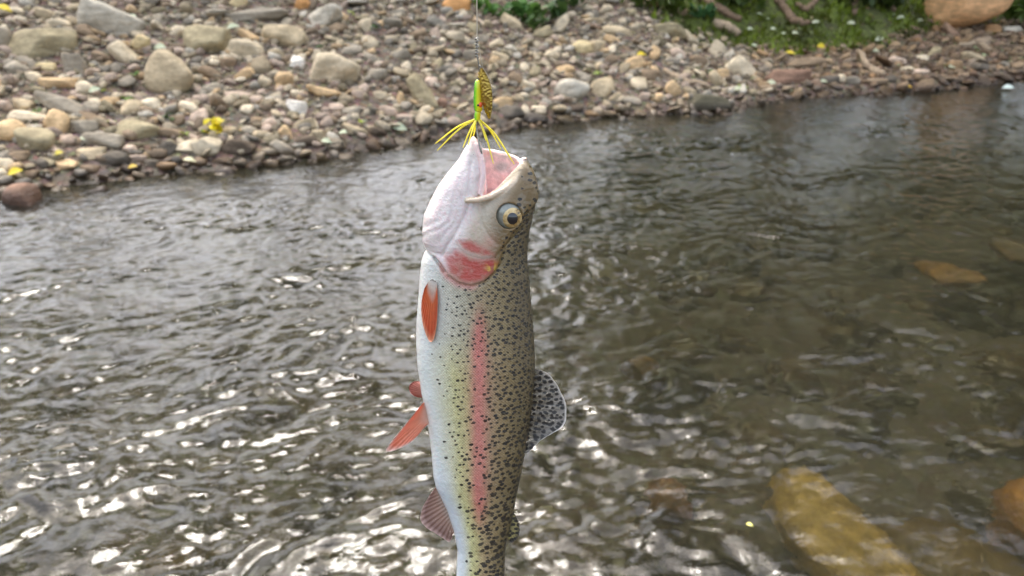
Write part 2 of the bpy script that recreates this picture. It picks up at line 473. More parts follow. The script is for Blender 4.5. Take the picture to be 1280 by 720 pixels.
SMALL = [
 (105,110,22,18,0,'cream'),(56,85,21,13,0,'yellow'),(33,80,27,13,-25,'grey'),(18,87,29,16,-35,'grey'),(42,98,20,17,0,'ptan'),(70,30,29,13,8,'cream'),
 (55,19,29,15,-25,'tan'),(92,10,21,12,5,'tan'),(16,15,27,12,0,'cream'),(1,55,14,40,0,'grey'),(109,42,30,13,-55,'brown'),(126,73,28,14,-30,'brown'),
 (266,76,14,13,0,'cream'),(284,79,21,17,0,'brown'),(305,95,24,15,28,'orange'),(296,4,24,13,0,'yellow'),(338,155,27,15,0,'grey'),(397,172,14,19,0,'tan'),
 (371,119,15,13,0,'cream'),(437,64,31,13,14,'grey'),(448,120,19,15,0,'pink'),(445,163,36,12,-26,'tan'),(355,101,25,22,0,'orange'),(553,131,14,19,0,'red'),
 (770,124,20,13,40,'tan'),(626,130,32,17,10,'orange'),(672,138,22,12,0,'cream'),(668,149,36,15,0,'dgrey'),(640,142,36,20,0,'dgrey'),(822,124,18,14,20,'orange'),
 (27,133,23,18,-10,'tan'),(118,151,46,12,-30,'brown'),(19,197,26,16,0,'brown'),(6,207,22,18,0,'cream'),(134,127,25,12,2,'orange'),(164,136,30,23,0,'tan'),
 (108,138,26,20,-20,'grey'),(161,187,19,12,0,'pink'),(172,199,24,12,-5,'pink'),(187,131,25,18,0,'cream'),(236,135,25,15,-10,'cream'),(216,168,42,14,-8,'brown'),
 (295,120,38,13,4,'pink'),(262,113,27,19,10,'grey'),(250,149,23,22,30,'pink'),(336,156,21,16,0,'pink'),(768,52,28,10,-32,'orange'),(772,40,38,16,-5,'tan'),
 (849,68,23,14,-30,'pink'),(853,16,16,14,0,'brown'),(1216,72,32,14,-5,'tan'),(1256,82,17,9,-10,'grey'),(1155,73,18,10,8,'cream'),(1122,76,21,12,-15,'pink'),
 (1012,79,52,15,4,'brown'),(1037,101,26,15,0,'dgrey'),(1052,100,14,15,0,'cream'),(1067,102,20,13,5,'grey'),(1095,104,30,12,0,'brown'),(1150,92,26,12,0,'pink'),
 (1135,88,18,10,10,'ptan'),(1190,100,30,10,0,'brown'),(1112,100,16,12,0,'dgrey'),(960,112,22,12,0,'brown'),(905,95,18,18,0,'orange'),(893,100,16,22,30,'tan'),
 (872,76,24,16,-20,'brown'),(815,95,30,18,-10,'brown'),(795,80,26,20,0,'orange'),(690,70,22,16,0,'ptan'),(706,88,26,14,10,'orange'),(655,85,14,14,0,'cream'),
 (728,60,26,22,15,'yellow'),(745,60,22,20,-10,'tan'),(660,108,20,12,-20,'cream'),(645,100,18,22,30,'brown'),(600,50,22,12,0,'grey'),(585,70,20,16,0,'grey'),
 (500,70,26,14,15,'grey'),(520,45,28,14,20,'brown'),(495,20,24,14,15,'grey'),(470,95,28,18,0,'grey'),(475,120,18,14,0,'ptan'),(465,75,24,13,-20,'grey'),
 (440,140,28,14,0,'grey'),(420,135,20,12,5,'pink'),(485,140,22,16,0,'pink'),(500,125,12,20,-10,'orange'),(505,150,22,14,0,'pink'),(470,165,26,14,-10,'dbrown'),
 (410,180,22,12,0,'brown'),(385,178,30,16,0,'dbrown'),(325,170,20,14,0,'tan'),(310,165,22,14,-10,'grey'),(320,125,20,12,0,'pink'),(345,125,16,12,0,'grey'),
 (60,185,20,12,0,'pink'),(50,205,20,14,0,'dgrey'),(35,218,24,10,0,'brown'),(110,212,26,12,0,'brown'),(160,212,26,14,0,'dbrown'),(190,205,20,12,0,'grey'),
 (235,203,22,10,0,'brown'),(275,202,24,10,0,'brown'),(330,192,20,14,0,'brown'),(720,136,20,10,0,'dbrown'),(790,128,26,14,0,'grey'),(805,122,16,12,0,'pink'),
]
for (px, py, wp, hp, rot, col) in SMALL:
    stone(px, py, wp, hp, rot, col, None, depth=0.9, sub=3, name='cobble', k=10.0 + 3 * (px % 7))

# submerged stones seen through the water
def bed_stone(px, py, wpx, hpx, col, label, zc, top, seed, rot=0, cat=True):
    d = ray(px, py); t = (zc - CAM_H) / d[2]; cpos = d * t; cpos[2] += CAM_H
    v, f = ico(4); v = lump(soft_poly(v, seed, 12, 7.0), seed, 0.03)
    a = wpx * t / FPX / 2; b = hpx * t / FPX / 2 / math.sin(math.atan2(-d[2], d[1])) * 0.9
    v = v * np.array([a, b, top])
    cr, sr = math.cos(R(rot)), math.sin(R(rot))
    v = np.stack([v[:, 0] * cr - v[:, 1] * sr, v[:, 0] * sr + v[:, 1] * cr, v[:, 2]], 1)
    o = link('submerged_rock', mesh_np('submerged_rock', v, f), M_stone, None, cpos)
    o.color = (*[float(q) for q in lin(col)], 1)
    tag(o, label, 'rock', 'rocks under the water')
bed_stone(1050, 722, 160, 280, (255, 226, 150), 'large ochre boulder under the water at the lower right', -0.155, 0.15, 71, 20)
bed_stone(1165, 770, 300, 170, (150, 130, 92), 'wide brown rock under the water right of the ochre boulder', -0.33, 0.15, 72)
bed_stone(1284, 682, 120, 110, (244, 182, 104), 'orange rock under the water at the right edge', -0.19, 0.16, 73)
bed_stone(832, 650, 56, 66, (180, 136, 96), 'small rust brown rock under the water right of the fish tail', -0.17, 0.1, 74)
bed_stone(1180, 362, 70, 40, (220, 180, 130), 'orange stone under the water in the right middle distance', -0.12, 0.11, 75)
bed_stone(800, 488, 46, 36, (176, 144, 106), 'small tan orange stone under the water near the dorsal fin', -0.16, 0.1, 76)
bed_stone(1262, 335, 60, 36, (150, 126, 98), 'brown stone under the water near the right edge', -0.13, 0.1, 77)

# random cobbles filling the bank: pieces of the ground
cob_meshes = []
for i in range(10):
    v, f = ico(3 if i < 5 else 2)
    v = lump(soft_poly(v, 300 + i, 6 + i % 5, 12 + 3 * i), 300 + i, 0.02)
    me = mesh_np('cobble', v, f); me.materials.append(M_stone); cob_meshes.append(me)
pal = [C[k] for k in ('grey', 'tan', 'ptan', 'olive', 'orange', 'cream', 'brown', 'pink', 'lgrey', 'grey', 'tan', 'ptan', 'brown', 'pink')]
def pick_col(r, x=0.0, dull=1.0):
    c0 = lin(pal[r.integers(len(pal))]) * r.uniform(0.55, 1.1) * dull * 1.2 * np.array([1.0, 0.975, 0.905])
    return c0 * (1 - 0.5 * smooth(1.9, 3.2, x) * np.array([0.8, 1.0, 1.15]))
cnt = 0; tries = 0
budget = 296 - len(SMALL)
taken = list(placed_px)
while cnt < budget and tries < 9000:
    tries += 1
    px = rng.uniform(-10, 1290); py = rng.uniform(2, 214)
    (p,), (t,) = hit(px, py)
    d = (p[1] - shore(p[0])) * 0.9
    if d < -0.05: continue
    if moss_side(p[0]) > 0.5 and d > moss_d(p[0]) - 0.1: continue
    if abs(px - 650) < 60 and py < 22: continue
    sz = rng.uniform(8, 17) * (0.8 if px > 450 else 1.05)
    if any(((px - a) / (c0 + sz * 0.75)) ** 2 + ((py - b) / (e0 + sz * 0.55)) ** 2 < 1 for a, b, c0, e0 in taken): continue
    taken.append((px, py, sz * 0.8, sz * 0.6))
    a = sz * t / FPX
    o = bpy.data.objects.new('cobble', cob_meshes[rng.integers(10)]); COL.objects.link(o); o.parent = ground
    o.scale = (a * rng.uniform(0.8, 1.15), a * rng.uniform(0.7, 1.0), a * rng.uniform(0.28, 0.65))
    o.rotation_euler = (rng.normal(0, 0.45), rng.normal(0, 0.45), rng.uniform(0, 6.28))
    o.location = (p[0], p[1], terrain(p[0], p[1]) + a * 0.28)
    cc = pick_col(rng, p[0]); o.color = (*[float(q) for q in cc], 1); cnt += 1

# uncountable gravel
n = NT('gravel_mat')
pos = n.n('NewGeometry').outputs['Position']
n1 = n.noise(pos, 30, 4); vc = n.attr('Col')
c = n.mix(n.rng(n1, 0.3, 0.7), n.mix(1.0, vc, (0.72, 0.7, 0.66), 'MULTIPLY'), n.mix(1.0, vc, (1.15, 1.12, 1.08), 'MULTIPLY'))
sp = n.n('SeparateXYZ'); n.l(pos, sp.inputs[0])
wl = n.math('ADD', sp.outputs[2], n.math('MULTIPLY', n.noise(pos, 6, 3), -0.05))
wet = n.rng(wl, 0.085, 0.02)
c = n.mix(wet, c, n.mix(1.0, c, (0.36, 0.31, 0.26), 'MULTIPLY'))
M_gravel = n.done(n.principled(Base_Color=c, Roughness=n.math('MULTIPLY_ADD', wet, -0.45, 0.85), Normal=n.bump(n1, 0.4, 0.01)))

def scatter(name, pts, sizes, cols, sub, label, sink=0.25, flat=(0.3, 0.75)):
    r = np.random.default_rng(len(pts)); vs_, fs_, cs_ = [], [], []; base = 0
    V, F = ico(sub)
    forms = [lump(soft_poly(V, 500 + i, 6, 12 + 3 * i), 500 + i, 0.03) for i in range(8)]
    for p, s, cc in zip(pts, sizes, cols):
        v = forms[r.integers(8)] * np.array([r.uniform(0.8, 1.2), r.uniform(0.65, 1.0), r.uniform(*flat)]) * s
        m = np.array(Euler((r.uniform(-.6, .6), r.uniform(-.6, .6), r.uniform(0, 6.28))).to_matrix())
        vs_.append(v @ m.T + p + np.array([0, 0, s * sink])); fs_.append(F + base); cs_.append(np.repeat(cc[None], len(V), 0)); base += len(V)
    me = mesh_np(name, np.concatenate(vs_), np.concatenate(fs_)); attr(me, 'Col', 'FLOAT_COLOR', np.concatenate(cs_))
    o = link(name, me, M_gravel); tag(o, label, None, None, 'stuff'); return o

def bank_points(N, dmax=4.6):
    x = rng.uniform(-8.0, 9.5, N * 3); d = rng.uniform(-0.35, dmax, N * 3) ** 1.0
    y = shore(x) + d / 0.9
    keep = ~((moss_side(x) > 0.5) & (d > moss_d(x) + 0.1))
    vis = np.abs(x) < 1.15 * (y + 1.6)
    keep &= vis
    x, y = x[keep][:N], y[keep][:N]
    return np.stack([x, y, terrain(x, y)], 1)
pts = bank_points(7600)
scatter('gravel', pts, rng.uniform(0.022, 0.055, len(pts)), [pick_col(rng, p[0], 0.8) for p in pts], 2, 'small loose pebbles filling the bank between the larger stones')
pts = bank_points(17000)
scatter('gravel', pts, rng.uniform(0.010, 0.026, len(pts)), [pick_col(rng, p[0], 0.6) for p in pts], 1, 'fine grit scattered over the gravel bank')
x = rng.uniform(-4.5, 6.5, 2600); y = rng.uniform(1.0, 9.0, 2600); k = (y < shore(x) - 0.15); x, y = x[k], y[k]
pts = np.stack([x, y, terrain(x, y)], 1)
bedpal = [(112, 100, 80), (134, 118, 92), (92, 86, 72), (124, 106, 84), (84, 78, 66)]
scatter('bed_pebbles', pts, rng.uniform(0.03, 0.12, len(pts)), [lin(bedpal[rng.integers(5)]) * rng.uniform(.7, 1.1) for _ in pts], 2, 'brown pebbles lying on the creek bed under the water', 0.1, (0.3, 0.6))

# ------------------------------------------------------------------ leaves, moss, plants
def leaf_mesh(name, L=1.0, W=0.45, fold=0.12, curl=0.1):
    ts = [0, .2, .45, .7, .9, 1]; ws_ = [0.04, .7, 1, .75, .3, 0.02]
    v = []; f = []
    for t, ww in zip(ts, ws_):
        zc = curl * math.sin(t * 3.1)
        v += [(t * L - L / 2, -W / 2 * ww, zc + fold * ww), (t * L - L / 2, 0, zc), (t * L - L / 2, W / 2 * ww, zc + fold * ww)]
    for i in range(5):
        a = i * 3; f += [(a, a + 3, a + 4, a + 1), (a + 1, a + 4, a + 5, a + 2)]
    return np.array(v), np.array(f)

def leaf_mat(name, use_obj, rough=0.5):
    n = NT(name)
    base = n.n('ObjectInfo').outputs['Color'] if use_obj else n.attr('Col')
    nz = n.noise(n.n('NewGeometry').outputs['Position'], 40, 2)
    c = n.mix(nz, n.mix(1.0, base, (0.75, 0.75, 0.7), 'MULTIPLY'), n.mix(1.0, base, (1.2, 1.2, 1.1), 'MULTIPLY'))
    p = n.principled(Base_Color=c, Roughness=rough, Specular_IOR_Level=0.4)
    tr = n.n('BsdfTranslucent'); n.l(c, tr.inputs[0])
    mx = n.n('MixShader'); mx.inputs[0].default_value = 0.25; n.l(p, mx.inputs[1]); n.l(tr.outputs[0], mx.inputs[2])
    return n.done(mx.outputs[0])
M_leafobj = leaf_mat('fallen_leaf_mat', True); M_leaf = leaf_mat('foliage_mat', False)

LV, LF = leaf_mesh('leaf', 1, 0.6, 0.08, 0.12)
leaf_me = mesh_np('fallen_leaf', LV, LF); leaf_me.materials.append(M_leafobj)
def fallen(px, py, size, col, label, group, water_z=None):
    if water_z is None:
        (p,), (t,) = hit(px, py); z = p[2] + 0.035
    else:
        d = ray(px, py); t = (water_z - CAM_H) / d[2]; p = d * t; p[2] += CAM_H; z = p[2]
    s = size * t / FPX
    o = bpy.data.objects.new('fallen_leaf', leaf_me); COL.objects.link(o)
    o.location = (p[0], p[1] - 0.03, z); o.scale = (s, s, s)
    o.rotation_euler = (rng.uniform(0.25, 0.8), rng.uniform(-0.3, 0.3), rng.uniform(-0.6, 0.6))
    o.color = (*[float(q) for q in lin(col)], 1)
    tag(o, label, 'leaf', group)
PALE, YEL, LGRN = (200, 204, 176), (232, 208, 60), (150, 180, 90)
for (px, py) in [(936, 40), (965, 40), (978, 46), (991, 46), (941, 61), (1018, 32), (1062, 33), (1097, 53), (1124, 26), (1148, 29), (948, 22)]:
    fallen(px, py, rng.uniform(8, 12), PALE, 'small pale green white leaf lying on the mossy bank', 'pale leaves on the mossy bank')
fallen(1025, 63, 16, YEL, 'bright yellow leaf at the foot of the mossy bank', 'yellow leaves')
fallen(985, 71, 14, YEL, 'yellow leaf left of the bright yellow one below the moss', 'yellow leaves')
fallen(1132, 113, 11, (220, 180, 70), 'golden leaf at the right waterline', 'yellow leaves')
fallen(8, 17, 22, YEL, 'yellow leaf at the upper left edge of the bank', 'yellow leaves')
fallen(25, 221, 20, YEL, 'yellow leaf on the stones above the left red boulder', 'yellow leaves')
fallen(78, 198, 16, (214, 200, 90), 'yellow leaf on a flat orange stone near the left waterline', 'yellow leaves')
fallen(170, 214, 12, (226, 190, 80), 'small yellow leaf at the left waterline', 'yellow leaves')
fallen(801, 73, 14, YEL, 'small yellow leaf among the stones right of centre', 'yellow leaves')
for (px, py) in [(962, 108), (919, 116), (1190, 87), (1090, 68), (1028, 107)]:
    fallen(px, py, 13, PALE, 'small pale leaf on the stones below the mossy bank', 'pale leaves on the right shore')
for (px, py, s) in [(430, 172, 17), (410, 182, 14), (500, 165, 20), (294, 39, 16), (203, 65, 18), (110, 179, 14), (167, 27, 16), (122, 118, 15)]:
    fallen(px, py, s, (198, 206, 178), 'pale grey green leaf lying among the stones of the gravel bank', 'pale leaves on the gravel bank')
fallen(240, 206, 16, (226, 220, 180), 'cream leaf at the waterline below the bright cream stone', 'pale leaves on the gravel bank')
fallen(1257, 114, 15, (214, 228, 224), 'white leaf standing in the water near the right shore', 'pale leaves on the right shore')
fallen(933, 646, 9, (236, 230, 130), 'tiny yellow leaf floating near the ochre boulder', 'yellow leaves', 0.012)

def plant(px, py, size, nl, col, label, cat='plant', group='small green plants on the bank', name='seedling', spread=1.0, up=0.6):
    (p,), (t,) = hit(px, py + size * 0.4); s = size * t / FPX
    V, F, Cc = [], [], []; b = 0
    r = np.random.default_rng(int(px * 3 + py))
    for i in range(nl):
        ang = r.uniform(0, 6.28); el = r.uniform(0.1, 1.1) * up; L = s * r.uniform(0.3, 0.55)
        v = LV * L; v = v + np.array([L / 2, 0, 0])
        m = np.array((Matrix.Rotation(ang, 3, 'Z') @ Matrix.Rotation(-el, 3, 'Y') @ Matrix.Rotation(r.uniform(-.6, .6), 3, 'X')))
        base = np.array([r.normal(0, s * 0.16 * spread), r.normal(0, s * 0.16), s * r.uniform(0.05, 0.5) * up])
        V.append(v @ m.T + base); F.append(LF + b); b += len(LV)
        Cc.append(np.repeat((lin(col) * r.uniform(0.6, 1.25))[None], len(LV), 0))
    root = link(name, None, None, None, p)
    me = mesh_np('leaves', np.concatenate(V), np.concatenate(F)); attr(me, 'Col', 'FLOAT_COLOR', np.concatenate(Cc))
    link('leaves', me, M_leaf, root)
    sv, sf = tube([(0, 0, -0.02), (s * 0.02, 0, s * 0.25 * up), (0, 0, s * 0.5 * up)], [s * 0.02, s * 0.015, s * 0.008], 6)
    st = mesh_np('stem', sv, sf); attr(st, 'Col', 'FLOAT_COLOR', np.repeat(lin((96, 104, 50))[None], len(sv), 0)); link('stem', st, M_leaf, root)
    tag(root, label, cat, group); return root

def tube(path, rad, n=8, cap=True):
    path = np.array(path, float); N = len(path); rad = np.broadcast_to(rad, N)
    T = np.gradient(path, axis=0); T /= np.linalg.norm(T, axis=1)[:, None] + 1e-12
    ref = np.array([0.3, 0.9, 0.31]); A = np.cross(T, ref); A /= np.linalg.norm(A, axis=1)[:, None] + 1e-12; B = np.cross(T, A)
    an = np.arange(n) / n * 2 * np.pi
    v = path[:, None] + rad[:, None, None] * (np.cos(an)[None, :, None] * A[:, None] + np.sin(an)[None, :, None] * B[:, None])
    v = v.reshape(-1, 3); f = []
    for i in range(N - 1):
        for j in range(n):
            f.append((i * n + j, i * n + (j + 1) % n, (i + 1) * n + (j + 1) % n, (i + 1) * n + j))
    if cap:
        v = np.concatenate([v, path[:1], path[-1:]]); a, b = len(v) - 2, len(v) - 1
        for j in range(n):
            f.append((a, (j + 1) % n, j, j) if False else (a, (j + 1) % n, j, a)); 
        for j in range(n): f.append((b, (N - 1) * n + j, (N - 1) * n + (j + 1) % n, b))
        f = [q for q in f]
    # degenerate quads -> triangles are kept as quads with a doubled corner split below
    F = np.array(f)
    deg = F[:, 0] == F[:, 3]
    if deg.any():
        tri = F[deg][:, :3]; quad = F[~deg]
        q2 = np.concatenate([quad[:, [0, 1, 2]], quad[:, [0, 2, 3]], tri])
        return v, q2
    return v, F

GRN = (98, 130, 52)
plant(270, 157, 34, 14, (246, 226, 40), 'bright yellow leafed seedling above the bright cream stone', group='yellow and green seedlings', up=1.1)
plant(258, 162, 16, 6, GRN, 'green leaves left of the bright yellow seedling')
plant(294, 162, 16, 6, GRN, 'green leaves right of the bright yellow seedling')
plant(232, 165, 16, 6, (150, 170, 60), 'yellow green seedling by the elongated olive boulder')
plant(48, 137, 20, 8, GRN, 'green seedling between the long cream stone and striated slab')
plant(168, 92, 18, 8, GRN, 'green tuft at the left foot of the biggest rounded boulder')
plant(161, 122, 18, 7, (110, 140, 60), 'green tuft below the biggest rounded boulder')
plant(140, 150, 14, 6, (150, 170, 70), 'lime green sprout above the broad grey olive stone')
plant(128, 112, 14, 6, (150, 160, 60), 'yellowish sprout right of the flat orange tan stone')
plant(210, 145, 22, 8, (80, 104, 56), 'dark green tuft under the biggest rounded boulder')
plant(400, 57, 14, 7, (80, 120, 60), 'green sprout between the broad tan slab and cracked boulder')
plant(465, 32, 12, 6, (80, 130, 70), 'small green sprout on the upper gravel left of the fishing line')
plant(440, 14, 14, 6, (170, 180, 70), 'yellow green sprout near the top of the gravel')
plant(450, 150, 18, 8, (180, 200, 70), 'lime seedling just above the waterline left of the lure')
plant(357, 158, 14, 6, (60, 100, 50), 'dark green blade tuft beside the upright peach stone')
plant(538, 38, 13, 6, GRN, 'green sprout left of the fishing line')
plant(572, 40, 12, 6, (100, 130, 70), 'green sprout just left of the fishing line')
plant(745, 88, 20, 8, (150, 170, 80), 'pale green seedling above the tan rounded boulder')
plant(886, 88, 16, 7, (96, 130, 70), 'green tuft left of the long cream slab')
plant(802, 92, 14, 7, (70, 96, 50), 'dark green tuft below the small yellow leaf')
plant(675, 85, 14, 6, (120, 150, 90), 'green sprout above the pale grey oval boulder')
plant(925, 108, 20, 8, (130, 150, 60), 'yellow green tuft below the long cream slab')
for (px, py, s, cc, wh) in [(612, 8, 34, (90, 130, 56), 'leftmost bright green undergrowth plant just right of the fishing line'), (640, 14, 38, (96, 136, 70), 'green undergrowth plant above the tan sloping slab'),
        (664, 14, 40, (104, 140, 70), 'lightest green plant in the middle of the undergrowth'), (690, 14, 40, (70, 96, 48), 'dark green undergrowth plant left of the pale stone sliver'),
        (668, 28, 28, (80, 104, 52), 'lowest undergrowth plant reaching down onto the gravel'), (716, -4, 40, (60, 84, 40), 'dark plant at the top edge above the pale stone sliver')]:
    plant(px, py, s, 26, cc, wh, 'plant', 'undergrowth behind the gravel', 'undergrowth_plant', 1.6, 0.9)
for (px, py, s, cc, wh) in [(806, -2, 40, (84, 100, 40), 'leftmost leafy plant on top of the mossy bank'), (842, 2, 38, (90, 110, 46), 'leafy plant left of the dark fallen branch'),
        (880, 14, 30, (70, 110, 70), 'bluish green plant beside the dark fallen branch'), (920, -6, 50, (78, 96, 40), 'leafy plant between the fallen branch and forked root'),
        (1265, 16, 44, (96, 120, 56), 'leafy plant just right of the big orange boulder'), (1290, 2, 50, (90, 116, 52), 'leafy plant at the upper right corner'),
        (1060, -8, 50, (60, 74, 36), 'dark leafy plant behind the stubby root'), (1110, -4, 50, (64, 80, 36), 'dark leafy plant left of the big orange boulder')]:
    plant(px, py, s, 30, cc, wh, 'plant', 'plants on the mossy bank', 'bank_plant', 1.6, 0.9)

# moss and short grass on the earth bank
N = 60000
x = rng.uniform(1.2, 9.5, N); d = moss_d(x) + rng.uniform(-0.1, 2.6, N); y = shore(x) + d / 0.9
keep = (moss_side(x) > rng.uniform(0.2, 0.9, N)) & (fbm(x * 2.2, y * 2.2, 3, 12) > -0.25); x, y = x[keep], y[keep]; N = len(x)
z = terrain(x, y); s = rng.uniform(0.015, 0.05, N) * np.where(rng.random(N) < 0.12, 2.2, 1.0); an = rng.uniform(0, 6.28, N)
p0 = np.stack([x, y, z - 0.005], 1); du = np.stack([np.cos(an), np.sin(an), 0 * an], 1) * (s * 0.35)[:, None]
tip = p0 + np.stack([rng.normal(0, .5, N) * s, rng.normal(0, .5, N) * s, s], 1)
V = np.stack([p0 - du, p0 + du, tip], 1).reshape(-1, 3); F = np.arange(3 * N).reshape(-1, 3)
tone = smooth(-0.6, 0.7, fbm(x * 1.8, y * 1.8, 3, 14))[:, None]
cc = (lin((70, 74, 28)) * (1 - tone) + lin((136, 154, 56)) * tone) * rng.uniform(0.7, 1.2, (N, 1))
me = mesh_np('moss', V, F); attr(me, 'Col', 'FLOAT_COLOR', np.repeat(cc, 3, 0))
tag(link('moss', me, M_leaf), 'green moss and short grass covering the earth bank', None, None, 'stuff')

# leaf litter on the earth bank and the brown shore
N = 1500
x = rng.uniform(1.6, 9.0, N); d = rng.uniform(0.3, 4.2, N); y = shore(x) + d / 0.9; z = terrain(x, y) + 0.03
lv = LV[[0, 6, 15, 8]]; V = []; Cc = []
litter = [(120, 96, 70), (150, 122, 88), (96, 78, 58), (168, 150, 118), (130, 120, 60), (150, 160, 120)]
for q in zip(x, y, z):
    m = np.array(Euler((rng.uniform(-.7, .9), rng.uniform(-.7, .7), rng.uniform(0, 6.28))).to_matrix()); V.append((lv * rng.uniform(0.03, 0.08)) @ m.T + np.array(q))
    Cc.append(np.repeat((lin(litter[rng.integers(6)]) * rng.uniform(.6, 1.1))[None], 4, 0))
me = mesh_np('leaf_litter', np.concatenate(V), np.arange(4 * N).reshape(-1, 4)); attr(me, 'Col', 'FLOAT_COLOR', np.concatenate(Cc))
tag(link('leaf_litter', me, M_leaf), 'brown leaf litter strewn over the mossy bank and right shore', None, None, 'stuff')

# roots, sticks
M_bark = simple_mat('bark_mat', (128, 106, 84), 0.85, 0.25, 0, 0.4, 50, 0.5)
M_pale_wood = simple_mat('pale_wood_mat', (164, 144, 118), 0.8, 0.3, 0, 0.25, 50, 0.4)
def branch(name, pxs, rpx, mat, label, cat='root', group='roots and sticks on the bank', lift=0.03):
    P = []; rr = []
    for i, (px, py) in enumerate(pxs):
        (p,), (t,) = hit(px, py); P.append(p + np.array([0, 0, lift])); rr.append(rpx[i] * t / FPX)
    P = np.array(P); tt = np.linspace(0, 1, len(P)); ti = np.linspace(0, 1, 4 * len(P))
    P = np.stack([np.interp(ti, tt, P[:, k]) for k in range(3)], 1); rr = np.interp(ti, tt, rr)
    P += np.random.default_rng(int(pxs[0][0])).normal(0, 0.008, P.shape)
    v, f = tube(P, rr, 9)
    tag(link(name, mesh_np(name, v, f), mat), label, cat, group)
branch('exposed_root', [(970, 2), (980, 14), (990, 28), (1003, 33), (1016, 30)], [5, 5, 6, 4, 2], M_bark, 'forked brown root bending over the moss at upper right')
branch('exposed_root', [(994, 8), (1008, 15), (1018, 6), (1026, -6)], [3, 4, 3.5, 3], M_bark, 'grey root rising from the forked brown root')
branch('exposed_root', [(1066, -8), (1068, 8), (1066, 22)], [5, 5, 3], M_bark, 'short stubby root hanging above the moss right of the forked root')
branch('exposed_root', [(1098, -6), (1106, 6), (1118, 16)], [5, 4, 3], M_bark, 'thick root left of the big orange boulder')
branch('fallen_branch', [(872, -4), (890, 8), (908, 20), (926, 28)], [6, 6, 5, 4], M_bark, 'dark fallen branch sloping down onto the mossy bank', 'branch')
branch('fallen_branch', [(892, 30), (908, 38), (924, 46)], [6, 7, 5], M_pale_wood, 'short chunk of tan wood on the left edge of the moss', 'branch')
branch('driftwood_stick', [(1073, 66), (1082, 82), (1094, 94), (1106, 96)], [3, 4, 5, 3], M_pale_wood, 'pale crooked driftwood stick on the right shore', 'stick')
branch('driftwood_stick', [(1198, 62), (1220, 57), (1236, 66)], [3, 4, 3], M_pale_wood, 'curved pale stick below the big orange boulder', 'stick')
branch('driftwood_stick', [(830, 92), (858, 106), (886, 112)], [3, 3.5, 3], M_pale_wood, 'straight pale stick lying above the dark wet boulder', 'stick')
branch('driftwood_stick', [(725, 28), (740, 37), (752, 40)], [2, 2.5, 2], M_bark, 'dark twig under the thin flat tan stone', 'stick')

# ------------------------------------------------------------------ trees beyond the bank (seen in the water's reflections)
def make_tree(seed, H, spread, low=0.14, N=5200, leaf=(0.10, 0.22)):
    r = np.random.default_rng(seed)
    root = bpy.data.objects.new('bank_tree', None); COL.objects.link(root)
    tp = [(0, 0, -0.3)]
    for i in range(1, 8): tp.append((tp[-1][0] + r.normal(0, 0.12), tp[-1][1] + r.normal(0, 0.12), i / 7 * H * 0.85))
    v, f = tube(tp, np.linspace(0.22, 0.05, 8), 10); Vs, Fs, b = [v], [f], len(v); ends = []
    for i in range(int(N / 200)):
        h = r.uniform(low, 0.95); k = h * 7; i0 = min(int(k), 6); p0 = np.array(tp[i0]) * (1 - (k - i0)) + np.array(tp[i0 + 1]) * (k - i0)
        an = r.uniform(0, 6.28); L = spread * r.uniform(0.5, 1.0) * (1.15 - 0.6 * h)
        dirv = np.array([math.cos(an), math.sin(an), r.uniform(0.05, 0.6)])
        pp = [p0, p0 + dirv * L * .5 + r.normal(0, .1, 3), p0 + dirv * L + r.normal(0, .15, 3) + np.array([0, 0, -.15])]
        v, f = tube(pp, [0.06, 0.04, 0.015], 6); Vs.append(v); Fs.append(f + b); b += len(v)
        ends += [pp[1], pp[2], 0.5 * (pp[1] + pp[2])]
    me = mesh_np('trunk', np.concatenate(Vs), np.concatenate(Fs)); link('trunk', me, M_bark, root)
    V, F, Cc = [], [], []; b = 0; ends = np.array(ends)
    q = LV[[0, 3 * 2, 15, 3 * 2 + 2]]
    cen = ends[r.integers(len(ends), size=N)] + r.normal(0, 0.14 * spread, (N, 3)) * np.array([1, 1, 0.7])
    for cpt in cen:
        m = np.array(Euler((r.uniform(-.9, .9), r.uniform(-.9, .9), r.uniform(0, 6.28))).to_matrix()); s = r.uniform(*leaf)
        V.append((q * s) @ m.T + cpt); F.append([b, b + 1, b + 2, b + 3]); b += 4
        Cc.append(np.repeat((lin((146, 178, 88)) * r.uniform(0.5, 1.3))[None], 4, 0))
    me = mesh_np('crown', np.concatenate(V), np.array(F)); attr(me, 'Col', 'FLOAT_COLOR', np.concatenate(Cc)); link('crown', me, M_leaf, root)
    return root
protos = [make_tree(1, 9.5, 3.0, 0.14, 7000, (0.14, 0.28)), make_tree(2, 12.0, 3.4, 0.14, 7000, (0.15, 0.30)), make_tree(3, 17.0, 4.6, 0.50, 6400, (0.16, 0.34))]
spots = [(4.8, 14.2, 0, 1.25), (7.8, 14.8, 1, 1.2), (11.4, 15.0, 0, 1.3), (6.2, 18.5, 1, 1.35), (13.6, 18.5, 1, 1.3), (2.8, 17.5, 0, 1.1), (11.2, 12.2, 1, 1.1), (-3.4, 14.0, 2, 1.0), (-8.6, 14.5, 2, 1.05), (0.9, 15.2, 2, 1.0), (-6.0, 19.0, 2, 1.15), (-14.0, 17.0, 2, 1.1), (3.4, 12.9, 0, 0.5), (6.3, 13.4, 0, 0.55), (9.4, 13.6, 0, 0.75), (12.5, 14.0, 0, 0.8), (7.9, 12.9, 0, 0.6), (15.5, 15.5, 0, 1.0)]
used = set()
